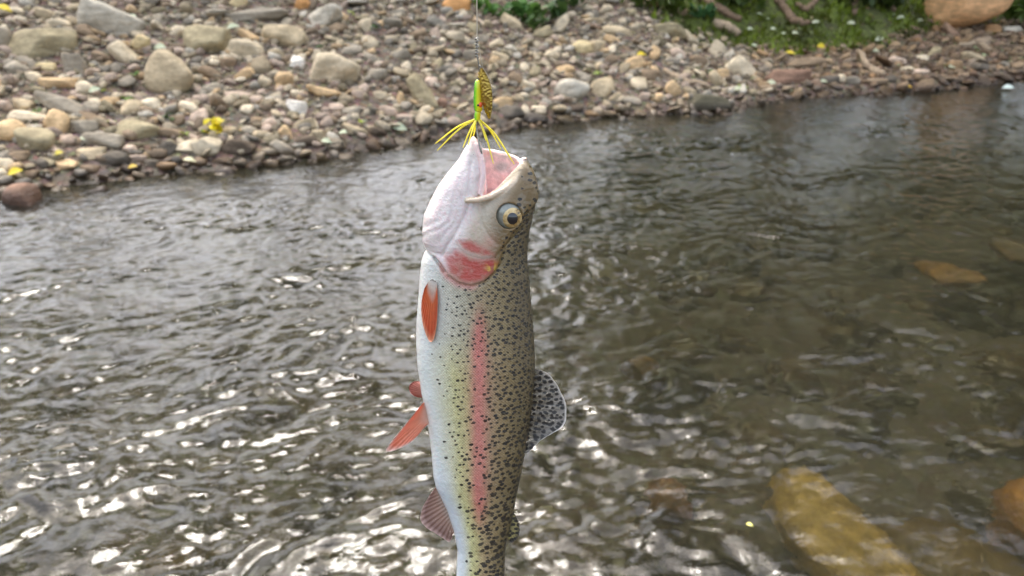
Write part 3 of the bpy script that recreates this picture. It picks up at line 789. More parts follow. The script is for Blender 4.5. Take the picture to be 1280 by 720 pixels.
for i, (x, y, k, s) in enumerate(spots):
    src = protos[k]
    if src.name not in used: o = src; used.add(src.name)
    else:
        o = src.copy(); COL.objects.link(o)
        for ch in src.children: c2 = ch.copy(); COL.objects.link(c2); c2.parent = o
    o.location = (x, y, float(terrain(x, y))); o.rotation_euler = (0, 0, i * 1.7); o.scale = (s, s, s)
    tag(o, 'broad green tree above the far bank, reflected in the creek', 'tree', 'trees above the far bank')

# ------------------------------------------------------------------ trout: modelled in photo units (px, py, o = towards the camera), bent along a hanging curve
ROW0, ROW1 = -260, 960
rows = np.arange(ROW0, ROW1 + 1)
def tau(py): return np.radians(np.interp(py, [160, 260, 420, 720, 900], [2, 5, 11, 21, 24]))
_d = ray(np.full(len(rows), 640), rows)[:, 1:]
PT = np.zeros((len(rows), 2)); TT = np.zeros(len(rows))
i0 = 170 - ROW0; TT[i0] = 0.455; PT[i0] = _d[i0] * TT[i0]
for sgn in (1, -1):
    i = i0
    while 0 <= i + sgn < len(rows):
        a = tau(rows[i]); T = np.array([-math.sin(a), -math.cos(a)]) * sgn
        A = np.array([[_d[i + sgn][0], -T[0]], [_d[i + sgn][1], -T[1]]])
        t, lam = np.linalg.solve(A, PT[i]); i += sgn; TT[i] = t; PT[i] = _d[i] * t
def fw(px, py, o):
    px, py, o = [np.asarray(q, float) for q in (px, py, o)]
    t = np.interp(py, rows, TT); y = np.interp(py, rows, PT[:, 0]); z = np.interp(py, rows, PT[:, 1]); a = tau(py); s = t / FPX
    # the part of the body turned to the camera is a little closer: keep the photo's column for the mid plane
    return np.stack([(px - 640) / FPX * t, y - np.cos(a) * o * s, z + CAM_H + np.sin(a) * o * s], -1)
FO = fw(600, 170, 0)       # fish origin: the jaw where it hangs

trunk_rows = np.array([
 (200,652,656,2),(204,649.5,658,6),(208,645,661,10),(214,637,664.5,14),(222,627,667,18),(231,616,669,22),(240,603,669.5,25),(250,592,669,28),(262,575,667.5,31),
 (275,556,665.5,33),(290,541,662,35),(305,536,660,36),(314,531,659.3,36.5),(325,527,659.5,37),(345,525,661.5,38),(360,524,662.5,38.5),(400,521,666,40),(430,520.5,668,41),(453,522,669,41),(491,527,667,39),
 (516,533,664,37.5),(557,539,658,34.5),(595,542,651,31),(608,545,648,29),(620,551,645.5,27.5),(637,559,643,25),(662,567,637.5,22),(687,572,631.5,19),(720,570.5,631,16.5),
 (750,570,630,14),(780,566,633,10),(800,562,638,6),(806,561,639,3)], float)
jaw_rows = np.array([
 (171,590.5,592.5,1.5),(175,587.5,596,5),(182,583,600.5,9),(190,578,604,13),(200,572.5,606.5,17),(215,560,608,23),(232,547.5,607,28),(250,538,606,31),(267,530.5,606,33),
 (286,528,606,34.5),(300,529,604,34),(307,533,600,32),(313,546,596,24),(318,560,590,12)], float)
cav_rows = np.array([
 (165,604,650,9),(180,601,651,9),(192,599,652,10),(205,595,650.5,10.5),(218,591,647,13.5),(232,589,641,17),(246,593,631,18),(260,599,621,15),(280,607,614,8),(292,609,611,3)], float)

def loft_sdf(tab, PX, PY, O, e=2.2):
    py = PY[:, 0, 0]
    L, Rr, b = [np.interp(py, tab[:, 0], tab[:, k])[:, None, None] for k in (1, 2, 3)]
    c, a = (L + Rr) / 2, (Rr - L) / 2
    q = (np.abs((PX - c) / a) ** e + np.abs(O / b) ** e) ** (1 / e)
    g = (q - 1) * np.minimum(a, b)
    end = np.maximum(tab[0, 0] - PY, PY - tab[-1, 0])
    return np.maximum(g, end)

def smin(a, b, k):
    h = np.clip(0.5 + 0.5 * (b - a) / k, 0, 1)
    return b * (1 - h) + a * h - k * h * (1 - h)

def seg_dist(PX, PY, O, pts, rads):
    out = None
    for (a, b, ra, rb) in zip(pts[:-1], pts[1:], rads[:-1], rads[1:]):
        a = np.array(a, float); b = np.array(b, float); ab = b - a; L2 = ab @ ab
        t = np.clip(((PX - a[0]) * ab[0] + (PY - a[1]) * ab[1] + (O - a[2]) * ab[2]) / L2, 0, 1)
        dd = np.sqrt((PX - a[0] - t * ab[0]) ** 2 + (PY - a[1] - t * ab[1]) ** 2 + (O - a[2] - t * ab[2]) ** 2) - (ra + t * (rb - ra))
        out = dd if out is None else np.minimum(out, dd)
    return out

def poly_sd(PX, PY, poly):
    """signed distance to a closed 2D polygon (negative inside)"""
    P = np.array(poly, float); d = np.full(np.broadcast(PX, PY).shape, 1e9); inside = np.zeros(d.shape, bool)
    for a, b in zip(P, np.roll(P, -1, 0)):
        ab = b - a; t = np.clip(((PX - a[0]) * ab[0] + (PY - a[1]) * ab[1]) / (ab @ ab + 1e-9), 0, 1)
        d = np.minimum(d, np.hypot(PX - a[0] - t * ab[0], PY - a[1] - t * ab[1]))
        cond = ((a[1] > PY) != (b[1] > PY)) & (PX < (b[0] - a[0]) * (PY - a[1]) / (b[1] - a[1] + 1e-12) + a[0])
        inside ^= cond
    return np.where(inside, -d, d)

GILL = [(515, 150), (700, 150), (700, 230), (655, 262), (640, 285), (630, 302), (625.5, 318), (618, 331), (606, 341), (591, 345.5), (576, 342.5), (563, 334), (555, 322), (547, 315), (538, 311), (527, 306), (515, 306)]
PREOP = [(515, 150), (700, 150), (700, 230), (650, 280), (630, 298), (618, 311), (604, 312), (590, 308), (578, 301), (571, 291), (566, 278), (560, 270), (515, 270)]
def carve(PX, PY, O):
    """signed distance of the whole trout body"""
    trunk = loft_sdf(trunk_rows, PX, PY, O, 2.15)
    p2x, p2y = PX[:, :, :1], PY[:, :, :1]
    gs = poly_sd(p2x, p2y, GILL); hs_ = poly_sd(p2x, p2y, PREOP)
    trunk = trunk - 2.0 * smooth(1.2, -1.2, gs) + 1.0 * np.exp(-((gs - 3) / 2.5) ** 2) * smooth(300, 312, p2y) * smooth(668, 640, p2x)
    trunk = trunk - 0.9 * smooth(1.2, -1.2, hs_) + 0.5 * np.exp(-((hs_ - 2.2) / 1.5) ** 2)
    jaw = loft_sdf(jaw_rows, PX, PY, O, 2.3)
    jaw = jaw - 0.30 * np.sin((PX * 0.75 + PY * 0.66) * 0.62 + 2.2 * np.sin(PX * 0.11) + 1.6 * np.sin(PY * 0.17 + O * 0.1)) * smooth(235, 275, PY) * smooth(582, 555, PX)       # gular folds
    jaw = jaw + 1.4 * np.exp(-((PX - (586 - 0.10 * (PY - 240))) / 2.2) ** 2) * smooth(185, 205, PY) * smooth(300, 270, PY)
    g = smin(trunk, jaw, 5.0)
    for line_, amp, wd in (([(589, 248), (580, 268), (571, 286), (561, 300), (556, 312)], 1.5, 2.0), ([(546, 316.5), (552, 324), (558, 331)], 3.2, 2.0), ([(598, 252), (603, 270), (612, 286), (622, 296)], 1.0, 2.2), ([(566, 232), (556, 250), (550, 268)], 0.4, 3.0), ([(580, 212), (570, 236), (566, 262)], 0.5, 2.5)):
        z0 = np.zeros_like(p2x); dl = seg_dist(p2x, p2y, z0, [(a, b, 0) for a, b in line_], [0] * len(line_))
        g = g + amp * np.exp(-(dl / wd) ** 2)
    cav = loft_sdf(cav_rows, PX, PY, O, 2.2)
    g = -smin(-g, cav, 3.0)
    A = np.abs(O)
    g = smin(g, seg_dist(PX, PY, A, [(586, 244, 29), (600, 243, 29.5), (614, 239.5, 27.5), (630, 232, 23), (643, 223, 17), (652, 212, 9), (654.5, 206.5, 1)], [2.4, 3.7, 3.9, 3.6, 3.5, 3.4, 3.4]), 3.0)
    g = smin(g, seg_dist(PX, PY, A, [(602, 236, 24), (605, 215, 20), (603, 197, 15), (597, 181, 8), (592, 174, 1)], [3.2, 3.4, 3.4, 3.2, 2.6]), 2.5)
    g = smin(g, seg_dist(PX, PY, A, [(601, 262, 4), (603, 235, 3), (604, 212, 1)], [6, 6, 3]), 4)                                       # tongue
    memb = np.maximum(poly_sd(p2x, p2y, [(601, 190), (612, 192.5), (628, 196), (642, 199), (653, 203), (650, 218), (636, 236), (616, 250), (601, 250)]), np.abs(O + 15 - 0.10 * (PX - 628)) - 2.6)   # cheek skin stretched on the far side
    g = smin(g, memb, 4.0)
    g = smin(g, seg_dist(PX, PY, O, [(601, 190.5, -13), (614, 192.5, -17), (630, 196, -16), (643, 199.5, -12), (653, 204.5, -4)], [2.2, 2.8, 3.0, 3.0, 3.4]), 2.5)
    ring = np.sqrt((np.hypot(PX - 636, PY - 263) - 17.4) ** 2 + (A - 27.5) ** 2)
    g = smin(g, ring - 1.5, 3.0)
    eyeh = np.sqrt((PX - 636) ** 2 + (PY - 263) ** 2 + ((A - 29) * 1.3) ** 2) - 15.8
    g = -smin(-g, eyeh, 1.2)
    nost = np.sqrt((PX - 654) ** 2 + (PY - 231) ** 2 + (A - 16) ** 2) - 2.6
    g = np.maximum(g, -nost)
    return g, cav

def surface_nets(F, org, h):
    nx, ny, nz = F.shape; S = F < 0
    c = np.zeros((nx - 1, ny - 1, nz - 1), np.int8)
    for dx in (0, 1):
        for dy in (0, 1):
            for dz in (0, 1): c += S[dx:nx - 1 + dx, dy:ny - 1 + dy, dz:nz - 1 + dz]
    act = (c > 0) & (c < 8); idx = np.full(act.shape, -1, np.int64); I = np.argwhere(act); idx[act] = np.arange(len(I))
    acc = np.zeros((len(I), 3)); num = np.zeros(len(I))
    cor = [(a, b, e) for a in (0, 1) for b in (0, 1) for e in (0, 1)]
    for p in cor:
        for ax in range(3):
            if p[ax]: continue
            q = list(p); q[ax] = 1
            fa = F[I[:, 0] + p[0], I[:, 1] + p[1], I[:, 2] + p[2]]; fb = F[I[:, 0] + q[0], I[:, 1] + q[1], I[:, 2] + q[2]]
            m = (fa < 0) != (fb < 0); t = np.where(m, fa / np.where(m, fa - fb, 1), 0)
            pt = np.array(p, float)[None] + t[:, None] * np.eye(3)[ax]; acc += pt * m[:, None]; num += m
    V = (I + acc / num[:, None]) * h + org
    faces = []
    for ax in range(3):
        b, e = (ax + 1) % 3, (ax + 2) % 3
        sl0 = [slice(None)] * 3; sl1 = [slice(None)] * 3; sl0[ax] = slice(0, -1); sl1[ax] = slice(1, None)
        d = S[tuple(sl0)] != S[tuple(sl1)]; E = np.argwhere(d)
        lim = [nx, ny, nz]
        ok = (E[:, b] > 0) & (E[:, e] > 0) & (E[:, b] < lim[b] - 1) & (E[:, e] < lim[e] - 1); E = E[ok]
        q = []
        for (ob, oe) in ((-1, -1), (0, -1), (0, 0), (-1, 0)):
            k = E.copy(); k[:, b] += ob; k[:, e] += oe; q.append(idx[k[:, 0], k[:, 1], k[:, 2]])
        q = np.stack(q, 1); neg = S[E[:, 0], E[:, 1], E[:, 2]]
        q[~neg] = q[~neg][:, ::-1]; faces.append(q)
    return V, np.concatenate(faces)

H = 0.95
ay = np.arange(167, 810, H); ax_ = np.arange(514, 676, H); ao = np.arange(-46.5, 46.6, H)
parts_v, parts_f = [], []
FIELD = np.zeros((len(ay), len(ax_), len(ao)), np.float32)
for j in range(0, len(ay), 80):
    yy = ay[j:j + 80]
    PYc, PXc, Oc = yy[:, None, None], ax_[None, :, None], ao[None, None, :]
    PYb = np.broadcast_to(PYc, (len(yy), len(ax_), len(ao))); 
    gsub, _ = carve(np.broadcast_to(PXc, PYb.shape), PYb, np.broadcast_to(Oc, PYb.shape))
    FIELD[j:j + 80] = gsub
V, F = surface_nets(FIELD, np.array([ay[0], ax_[0], ao[0]]), H)
del FIELD
vpy, vpx, vo = V[:, 0], V[:, 1], V[:, 2]
# winding: (py, px, o) -> world flips handedness; checked by face normal test below
W = fw(vpx, vpy, vo) - FO

# --- pigment of the skin
Lr = np.interp(vpy, trunk_rows[:, 0], trunk_rows[:, 1]); Rr = np.interp(vpy, trunk_rows[:, 0], trunk_rows[:, 2]); Br = np.interp(vpy, trunk_rows[:, 0], trunk_rows[:, 3])
q = np.clip((vpx - Lr) / (Rr - Lr), 0, 1)
wob = 0.018 * fbm(vpy / 30, vpx / 30, 3, 5)
qq = q + wob
keys = [0.0, 0.09, 0.20, 0.32, 0.42, 0.50, 0.60, 0.75, 0.90, 1.0]
body_c = np.array([lin(k) for k in [(222, 224, 218), (214, 220, 214), (208, 208, 184), (196, 192, 138), (186, 176, 122), (174, 156, 112), (154, 134, 96), (136, 118, 80), (108, 94, 62), (86, 74, 48)]])
up_c = np.array([lin(k) for k in [(224, 222, 214), (210, 212, 206), (198, 198, 186), (188, 184, 164), (176, 170, 146), (166, 154, 124), (152, 136, 102), (134, 118, 82), (106, 92, 62), (84, 72, 48)]])
def kcol(tab): return np.stack([np.interp(qq, keys, tab[:, k]) for k in range(3)], 1)
mixr = smooth(390, 470, vpy)[:, None]
col = kcol(up_c) * (1 - mixr) + kcol(body_c) * mixr
# bluish sheen low on the flank, tail end
low = (smooth(540, 610, vpy) * smooth(0.30, 0.12, q))[:, None]; col = col * (1 - 0.5 * low) + lin((190, 202, 214)) * 0.5 * low
# pink lateral band
cpx = np.interp(vpy, [360, 440, 560, 640, 720], [601, 600.5, 600, 600, 601]); wid = np.interp(vpy, [360, 440, 560, 650], [7, 9.5, 10, 7])
st = np.exp(-np.abs((vpx - cpx + 1.0 * fbm(vpy / 24, vpx / 40, 2, 9)) / wid) ** 2.2) * smooth(356, 420, vpy) * smooth(668, 610, vpy) * (0.88 + 0.12 * smooth(-.5, .5, fbm(vpy / 20, vpx / 9, 2, 19)))
col = col * (1 - 0.9 * st[:, None]) + lin((200, 104, 100)) * 0.9 * st[:, None]
halo = np.exp(-((vpx - cpx) / (wid * 2.1)) ** 2) * smooth(400, 450, vpy) * smooth(640, 580, vpy)
col = col * (1 - 0.25 * halo[:, None]) + lin((206, 160, 140)) * 0.25 * halo[:, None]
# head
gs = poly_sd(vpx, vpy, GILL); hs_ = poly_sd(vpx, vpy, PREOP)
headm = smooth(3, -1, gs)
nz1 = fbm(vpx / 9, vpy / 9, 3, 33)
white = lin((230, 220, 214)); cheek = lin((186, 174, 152)); crown = lin((122, 102, 66))
cx = np.interp(vpy, [200, 230, 262, 300, 345], [644, 626, 606, 604, 594])
ckm = smooth(24, -2, vpx - cx)[:, None]; hc = cheek[None] * ckm + crown[None] * (1 - ckm)
lw = smooth(8, -12, vpx - np.interp(vpy, [170, 235, 270, 300, 345], [640, 606, 590, 580, 556]))[:, None]
hc = hc * (1 - lw) + white * lw
pinkth = (smooth(-0.1, 0.6, nz1) * smooth(600, 560, vpx) * 0.22)[:, None]; hc = hc * (1 - pinkth) + lin((226, 190, 196)) * pinkth
vein = smooth(0.25, 0.02, np.abs(fbm(vpx / 16, vpy / 22, 3, 44))) * smooth(612, 590, vpx) * 0.22
hc = hc * (1 - vein[:, None]) + lin((222, 176, 178)) * vein[:, None]
grym = smooth(0.1, 0.7, fbm(vpx / 12, vpy / 16, 3, 52)) * smooth(560, 600, vpx) * smooth(300, 270, vpy) * 0.3
hc = hc * (1 - grym[:, None]) + lin((150, 144, 128)) * grym[:, None]
red1 = poly_sd(vpx, vpy, [(558, 313), (572, 304), (590, 312), (606, 315), (617, 314), (622, 320), (615, 331), (604, 339), (591, 343), (577, 340), (565, 332)])
red2 = poly_sd(vpx, vpy, [(576, 292), (590, 292), (604, 298), (618, 309), (606, 309), (592, 306), (582, 301)])
rm = np.clip(smooth(6, -5, red1) * 0.95 + smooth(5, -4, red2) * 0.85, 0, 1) * (0.72 + 0.28 * smooth(-.6, .3, fbm(vpx / 12, vpy / 12, 3, 37))) * (0.75 + 0.25 * smooth(560, 580, vpx))
hc = hc * (1 - rm[:, None]) + lin((182, 74, 64)) * rm[:, None]
cres = np.exp(-(hs_ / 1.6) ** 2) * smooth(566, 574, vpx) * smooth(622, 610, vpx) * 0.7
hc = hc * (1 - cres[:, None]) + lin((232, 214, 204)) * cres[:, None]
gold = np.exp(-(((vpx - 616) / 6) ** 2 + ((vpy - 326) / 7) ** 2)) * smooth(-.2, .4, nz1); hc = hc * (1 - gold[:, None]) + lin((214, 186, 70)) * gold[:, None]
pk2 = np.exp(-(((vpx - 612) / 9) ** 2 + ((vpy - 294) / 10) ** 2)) * 0.4; hc = hc * (1 - pk2[:, None]) + lin((206, 140, 124)) * pk2[:, None]
col = col * (1 - headm[:, None]) + hc * headm[:, None]
# raw flesh just behind the gill cover
fl = np.exp(-((gs - 3.5) / 4.0) ** 2) * smooth(548, 554, vpx) * smooth(606, 590, vpx) * smooth(308, 318, vpy); col = col * (1 - 0.75 * fl[:, None]) + lin((196, 128, 118)) * 0.75 * fl[:, None]
# mouth: lips and the pink inside
A3 = [np.reshape(k, (-1, 1, 1)) for k in (vpx, vpy, vo)]
def pt_loft(tab):
    L, Rq, b = [np.interp(vpy, tab[:, 0], tab[:, k]) for k in (1, 2, 3)]; c, a = (L + Rq) / 2, (Rq - L) / 2
    return (np.sqrt(((vpx - c) / a) ** 2 + (vo / b) ** 2) - 1) * np.minimum(a, b)
ins = smooth(3.4, 1.2, pt_loft(cav_rows)) * smooth(296, 285, vpy)
msd = poly_sd(vpx, vpy, [(601, 190), (612, 192.5), (628, 196), (642, 199), (653, 203), (650, 218), (636, 236), (616, 250), (601, 250)])
ins = np.maximum(ins, smooth(3, 0, msd) * smooth(-22, -18, vo) * smooth(8, -4, vo))
pinkin = lin((246, 214, 210))[None] * (1 - 0.35 * smooth(612, 640, vpx)[:, None]) + lin((206, 176, 172))[None] * 0.35 * smooth(612, 640, vpx)[:, None]
gp = np.exp(-(((vpx - 627) / 11) ** 2 + ((vpy - 211) / 6.5) ** 2) ** 2)[:, None] * 0.8; pinkin = pinkin * (1 - gp) + lin((176, 170, 164)) * gp
rimw = np.exp(-((msd + 1.5) / 2.5) ** 2)[:, None] * smooth(225, 205, vpy)[:, None] * 0.7; pinkin = pinkin * (1 - rimw) + lin((232, 216, 208)) * rimw
pinkin = pinkin * (0.9 + 0.2 * smooth(-.5, .5, nz1)[:, None])
col = col * (1 - ins[:, None]) + pinkin * ins[:, None]
lip = seg_dist(vpx, vpy, np.abs(vo), [(586, 244, 29), (600, 243, 29.5), (614, 239.5, 27.5), (630, 232, 23), (643, 223, 17), (652, 212, 9), (654.5, 206.5, 1)], [2.4, 3.7, 3.9, 3.6, 3.5, 3.4, 3.4])
lp = smooth(2.6, 0.8, lip); col = col * (1 - lp[:, None]) + lin((214, 196, 170)) * lp[:, None]
lip2 = seg_dist(vpx, vpy, np.abs(vo), [(602, 236, 24), (605, 215, 20), (603, 197, 15), (597, 181, 8), (592, 174, 1)], [3.2, 3.4, 3.4, 3.2, 2.6])
lp2 = smooth(2.6, 0.8, lip2); col = col * (1 - lp2[:, None]) + lin((232, 208, 204)) * lp2[:, None]
# spot density and size
bodyd = np.interp(q, [0.10, 0.22, 0.34, 0.5, 0.65, 1.0], [0.0, 0.14, 0.50, 0.80, 0.98, 1.0]) * (1 - headm)
headd = headm * smooth(4, 20, vpx - np.interp(vpy, [200, 235, 262, 300, 345], [646, 640, 618, 616, 604])) * 0.62 * (1 - ins) * (1 - lp) * (1 - rm)
bodyd *= (1 - 0.9 * fl) * (1 - 0.78 * st); dens = np.maximum(bodyd, headd)
size = np.interp(vpy, [200, 300, 360, 480, 600, 720], [0.80, 0.82, 0.72, 0.82, 0.95, 1.1]) * np.interp(q, [0.2, 0.45, 0.7, 1], [0.76, 0.88, 1.04, 1.08])
_th = np.linspace(0, np.pi, 400); _sp = np.sqrt(np.sin(_th) ** 2 + (0.56 * np.cos(_th)) ** 2); _E = np.concatenate([[0], np.cumsum((_sp[1:] + _sp[:-1]) / 2 * (_th[1] - _th[0]))])
aa = (Rr - Lr) / 2; thv = np.arctan2(np.abs(vo) / Br, (vpx - (Lr + Rr) / 2) / aa)
sarc = np.interp(thv, _th, _E) * aa
fme = mesh_np('body', W, F)
attr(fme, 'su', 'FLOAT_VECTOR', np.stack([np.where(vo > 0, 70 - sarc, 900 + sarc), vpy, 0 * vpy], 1))
attr(fme, 'Col', 'FLOAT_COLOR', col); attr(fme, 'pp', 'FLOAT_VECTOR', np.stack([vpx, vpy, vo], 1)); attr(fme, 'dens', 'FLOAT', dens); attr(fme, 'ssize', 'FLOAT', size)
attr(fme, 'scaly', 'FLOAT', (1 - headm) * smooth(0.08, 0.34, q)); attr(fme, 'flesh', 'FLOAT', np.clip(ins + lp2, 0, 1))
bm = bmesh.new(); bm.from_mesh(fme); vol = bm.calc_volume(signed=True)
if vol < 0:
    bmesh.ops.reverse_faces(bm, faces=bm.faces[:]); bm.to_mesh(fme)
bm.free()

def spot_nodes(n, vec, cell, warp=1.3):
    """dark freckles: rounded voronoi cells, each with its own size, thinned by the density attribute"""
    nzv = n.noise(vec, 0.5, 3, 0.6, out=1)
    ad = n.n('VectorMath', operation='MULTIPLY_ADD'); n.l(nzv, ad.inputs[0]); ad.inputs[1].default_value = (warp * 2, warp * 2, 0); n.l(vec, ad.inputs[2])
    mp = n.n('Mapping'); mp.inputs['Rotation'].default_value = (0, 0, R(24)); mp.inputs['Scale'].default_value = (0.78 / cell, 1.12 / cell, 0.78 / cell); n.l(ad.outputs[0], mp.inputs['Vector'])
    vo_ = n.n('TexVoronoi', voronoi_dimensions='2D'); vo_.inputs['Scale'].default_value = 1.0; vo_.inputs['Randomness'].default_value = 0.9; n.l(mp.outputs[0], vo_.inputs['Vector'])
    sep = n.n('SeparateColor'); n.l(vo_.outputs['Color'], sep.inputs[0])
    return vo_.outputs['Distance'], sep.outputs

n = NT('trout_skin_mat')
pp = n.attr('pp', 'Vector'); base = n.attr('Col')
dist, rr_ = spot_nodes(n, n.attr('su', 'Vector'), 5.7, 1.4)
thr = n.math('MULTIPLY', n.math('MULTIPLY_ADD', rr_[0], 0.26, 0.23), n.attr('ssize', 'Fac'))
edge = n.math('SUBTRACT', thr, dist)
sp_ = n.rng(edge, -0.05, 0.05)
keepm = n.math('GREATER_THAN', n.attr('dens', 'Fac'), n.math('MULTIPLY_ADD', rr_[1], 0.96, 0.02))
spm = n.math('MULTIPLY', n.math('MULTIPLY', sp_, keepm), n.math('MULTIPLY_ADD', rr_[2], 0.16, 0.83))
# fine scale mosaic
mp = n.n('Mapping'); mp.inputs['Rotation'].default_value = (0, 0, R(45)); mp.inputs['Scale'].default_value = (0.40, 0.40, 0.40); n.l(pp, mp.inputs['Vector'])
sv = n.n('TexVoronoi'); sv.inputs['Scale'].default_value = 1.0; sv.inputs['Randomness'].default_value = 0.35; n.l(mp.outputs[0], sv.inputs['Vector'])
sep = n.n('SeparateColor'); n.l(sv.outputs['Color'], sep.inputs[0])
scal = n.attr('scaly', 'Fac')
tone = n.math('MULTIPLY_ADD', n.math('SUBTRACT', sep.outputs[0], 0.5), n.math('MULTIPLY', scal, 0.30), 1.0)
cb = n.n('VectorMath', operation='SCALE'); n.l(base, cb.inputs[0]); n.l(tone, cb.inputs['Scale'])
mott = n.noise(pp, 0.09, 4, 0.6)
c = n.mix(n.rng(mott, 0.35, 0.7, 0, 0.22), cb.outputs[0], n.mix(1.0, cb.outputs[0], (0.74, 0.72, 0.66), 'MULTIPLY'))
c = n.mix(spm, c, tuple(lin((28, 25, 20))))
hgt = n.math('MULTIPLY_ADD', n.math('MULTIPLY', sv.outputs['Distance'], scal), -0.8, n.math('MULTIPLY', n.noise(pp, 0.25, 4), 0.9))
nb = n.bump(hgt, 0.55, 0.0011)
glint = n.rng(sep.outputs[1], 0.80, 0.97)
rgh = n.math('MULTIPLY_ADD', n.math('MULTIPLY', glint, scal), -0.16, 0.36)
metal = n.math('MULTIPLY', n.math('MULTIPLY', glint, scal), 0.3)
M_skin = n.done(n.principled(Base_Color=c, Roughness=rgh, Metallic=metal, Specular_IOR_Level=0.3, Coat_Weight=0.65, Coat_Roughness=0.06, Coat_Normal=nb, Normal=nb,
                             Subsurface_Weight=n.math('MULTIPLY_ADD', scal, -0.2, 0.3), Subsurface_Radius=(0.004, 0.0018, 0.0012), Subsurface_Scale=0.6))
trout = bpy.data.objects.new('rainbow_trout', None); COL.objects.link(trout); trout.location = FO
tag(trout, 'speckled trout with a pink side stripe hanging by its open mouth from the lure', 'fish')
link('body', fme, M_skin, trout)

# --- eye
def ellipsoid_part(name, c, r, mat, parent, sub=5):
    v, f = ico(sub); p = v * np.array(r) + np.array(c)
    return link(name, mesh_np(name, fw(p[:, 0], p[:, 1], p[:, 2]) - FO, f[:, ::-1]), mat, parent)
M_sclera = simple_mat('eye_silver_mat', (146, 148, 136), 0.2, 0.6, 0.2, 0.12, 600, 0, 1.0)
n = NT('iris_mat'); pos = n.n('NewGeometry').outputs['Position']; nzz = n.noise(pos, 210, 4, 0.7)
M_iris = n.done(n.principled(Base_Color=n.ramp(nzz, [(0.32, lin((66, 54, 36))), (0.44, lin((186, 154, 92))), (0.68, lin((232, 212, 160)))]), Roughness=0.22, Metallic=0.35, Coat_Weight=1.0, Coat_Roughness=0.03))
M_pupil = simple_mat('pupil_mat', (10, 12, 18), 0.06, 0.6, 0, 0.1, 400, 0, 1.0)
for s in (1, -1):
    e = ellipsoid_part('eye', (636.2, 263.2, s * 25.0), (16.5, 16.5, 6.2), M_sclera, trout)
    ir = ellipsoid_part('iris', (639.6, 265, s * 27.6), (12.9, 13.2, 5.2), M_iris, e)
    ellipsoid_part('pupil', (640.3, 265.4, s * 30.3), (7.4, 8.2, 3.6), M_pupil, e)

# --- fins
def fin_mat(name, rampdefs, spots=False, edge=None, translucent=0.4, alpha=1.0):
    n = NT(name); uv = n.attr('fuv', 'Vector'); s = n.n('SeparateXYZ'); n.l(uv, s.inputs[0])
    pp = n.attr('pp', 'Vector')
    c = n.ramp(s.outputs[1], rampdefs)
    ray_ = n.math('SINE', n.math('MULTIPLY', s.outputs[0], 6.283 * 15)); rayf = n.rng(ray_, -0.4, 0.9)
    c = n.mix(n.math('MULTIPLY', rayf, 0.22), c, n.mix(1.0, c, (0.55, 0.5, 0.46), 'MULTIPLY'))
    c = n.mix(n.rng(n.noise(pp, 0.2, 4), 0.4, 0.75, 0, 0.4), c, n.mix(1.0, c, (0.7, 0.62, 0.58), 'MULTIPLY'))
    if spots:
        d, rr = spot_nodes(n, pp, 5.0, 0.9)
        m = n.rng(n.math('SUBTRACT', n.math('MULTIPLY_ADD', rr[0], 0.14, 0.33), d), -0.03, 0.05)
        m = n.math('MULTIPLY', m, n.rng(s.outputs[1], 0.985, 0.93))
        c = n.mix(n.math('MULTIPLY', m, 0.92), c, tuple(lin((30, 28, 26))))
    if edge is not None: c = n.mix(n.rng(s.outputs[1], 0.94, 0.985), c, tuple(lin(edge)))
    nb = n.bump(ray_, 0.35, 0.0006)
    p = n.principled(Base_Color=c, Roughness=0.32, Coat_Weight=0.4, Coat_Roughness=0.15, Normal=nb)
    tr = n.n('BsdfTranslucent'); n.l(c, tr.inputs[0])
    mx = n.n('MixShader'); mx.inputs[0].default_value = translucent; n.l(p, mx.inputs[1]); n.l(tr.outputs[0], mx.inputs[2])
    sh = mx.outputs[0]
    if alpha < 1:
        tb = n.n('BsdfTransparent'); m2 = n.n('MixShader')
        a = n.math('MULTIPLY_ADD', rayf, 0.15, alpha)
        if spots: a = n.math('MAXIMUM', a, m)
        n.l(a, m2.inputs[0]); n.l(tb.outputs[0], m2.inputs[1]); n.l(sh, m2.inputs[2]); sh = m2.outputs[0]
    return n.done(sh)

def resample(poly, N):
    P = np.array(poly, float); s = np.concatenate([[0], np.cumsum(np.linalg.norm(np.diff(P, axis=0), axis=1))]); s /= s[-1]
    t = np.linspace(0, 1, N); return np.stack([np.interp(t, s, P[:, k]) for k in range(P.shape[1])], 1)

def smooth_poly(P, it=2):
    P = np.array(P, float)
    for _ in range(it):
        Q = np.empty((2 * len(P) - 2, P.shape[1])); Q[0::2] = 0.75 * P[:-1] + 0.25 * P[1:]; Q[1::2] = 0.25 * P[:-1] + 0.75 * P[1:]
        P = np.concatenate([P[:1], Q, P[-1:]])
    return P

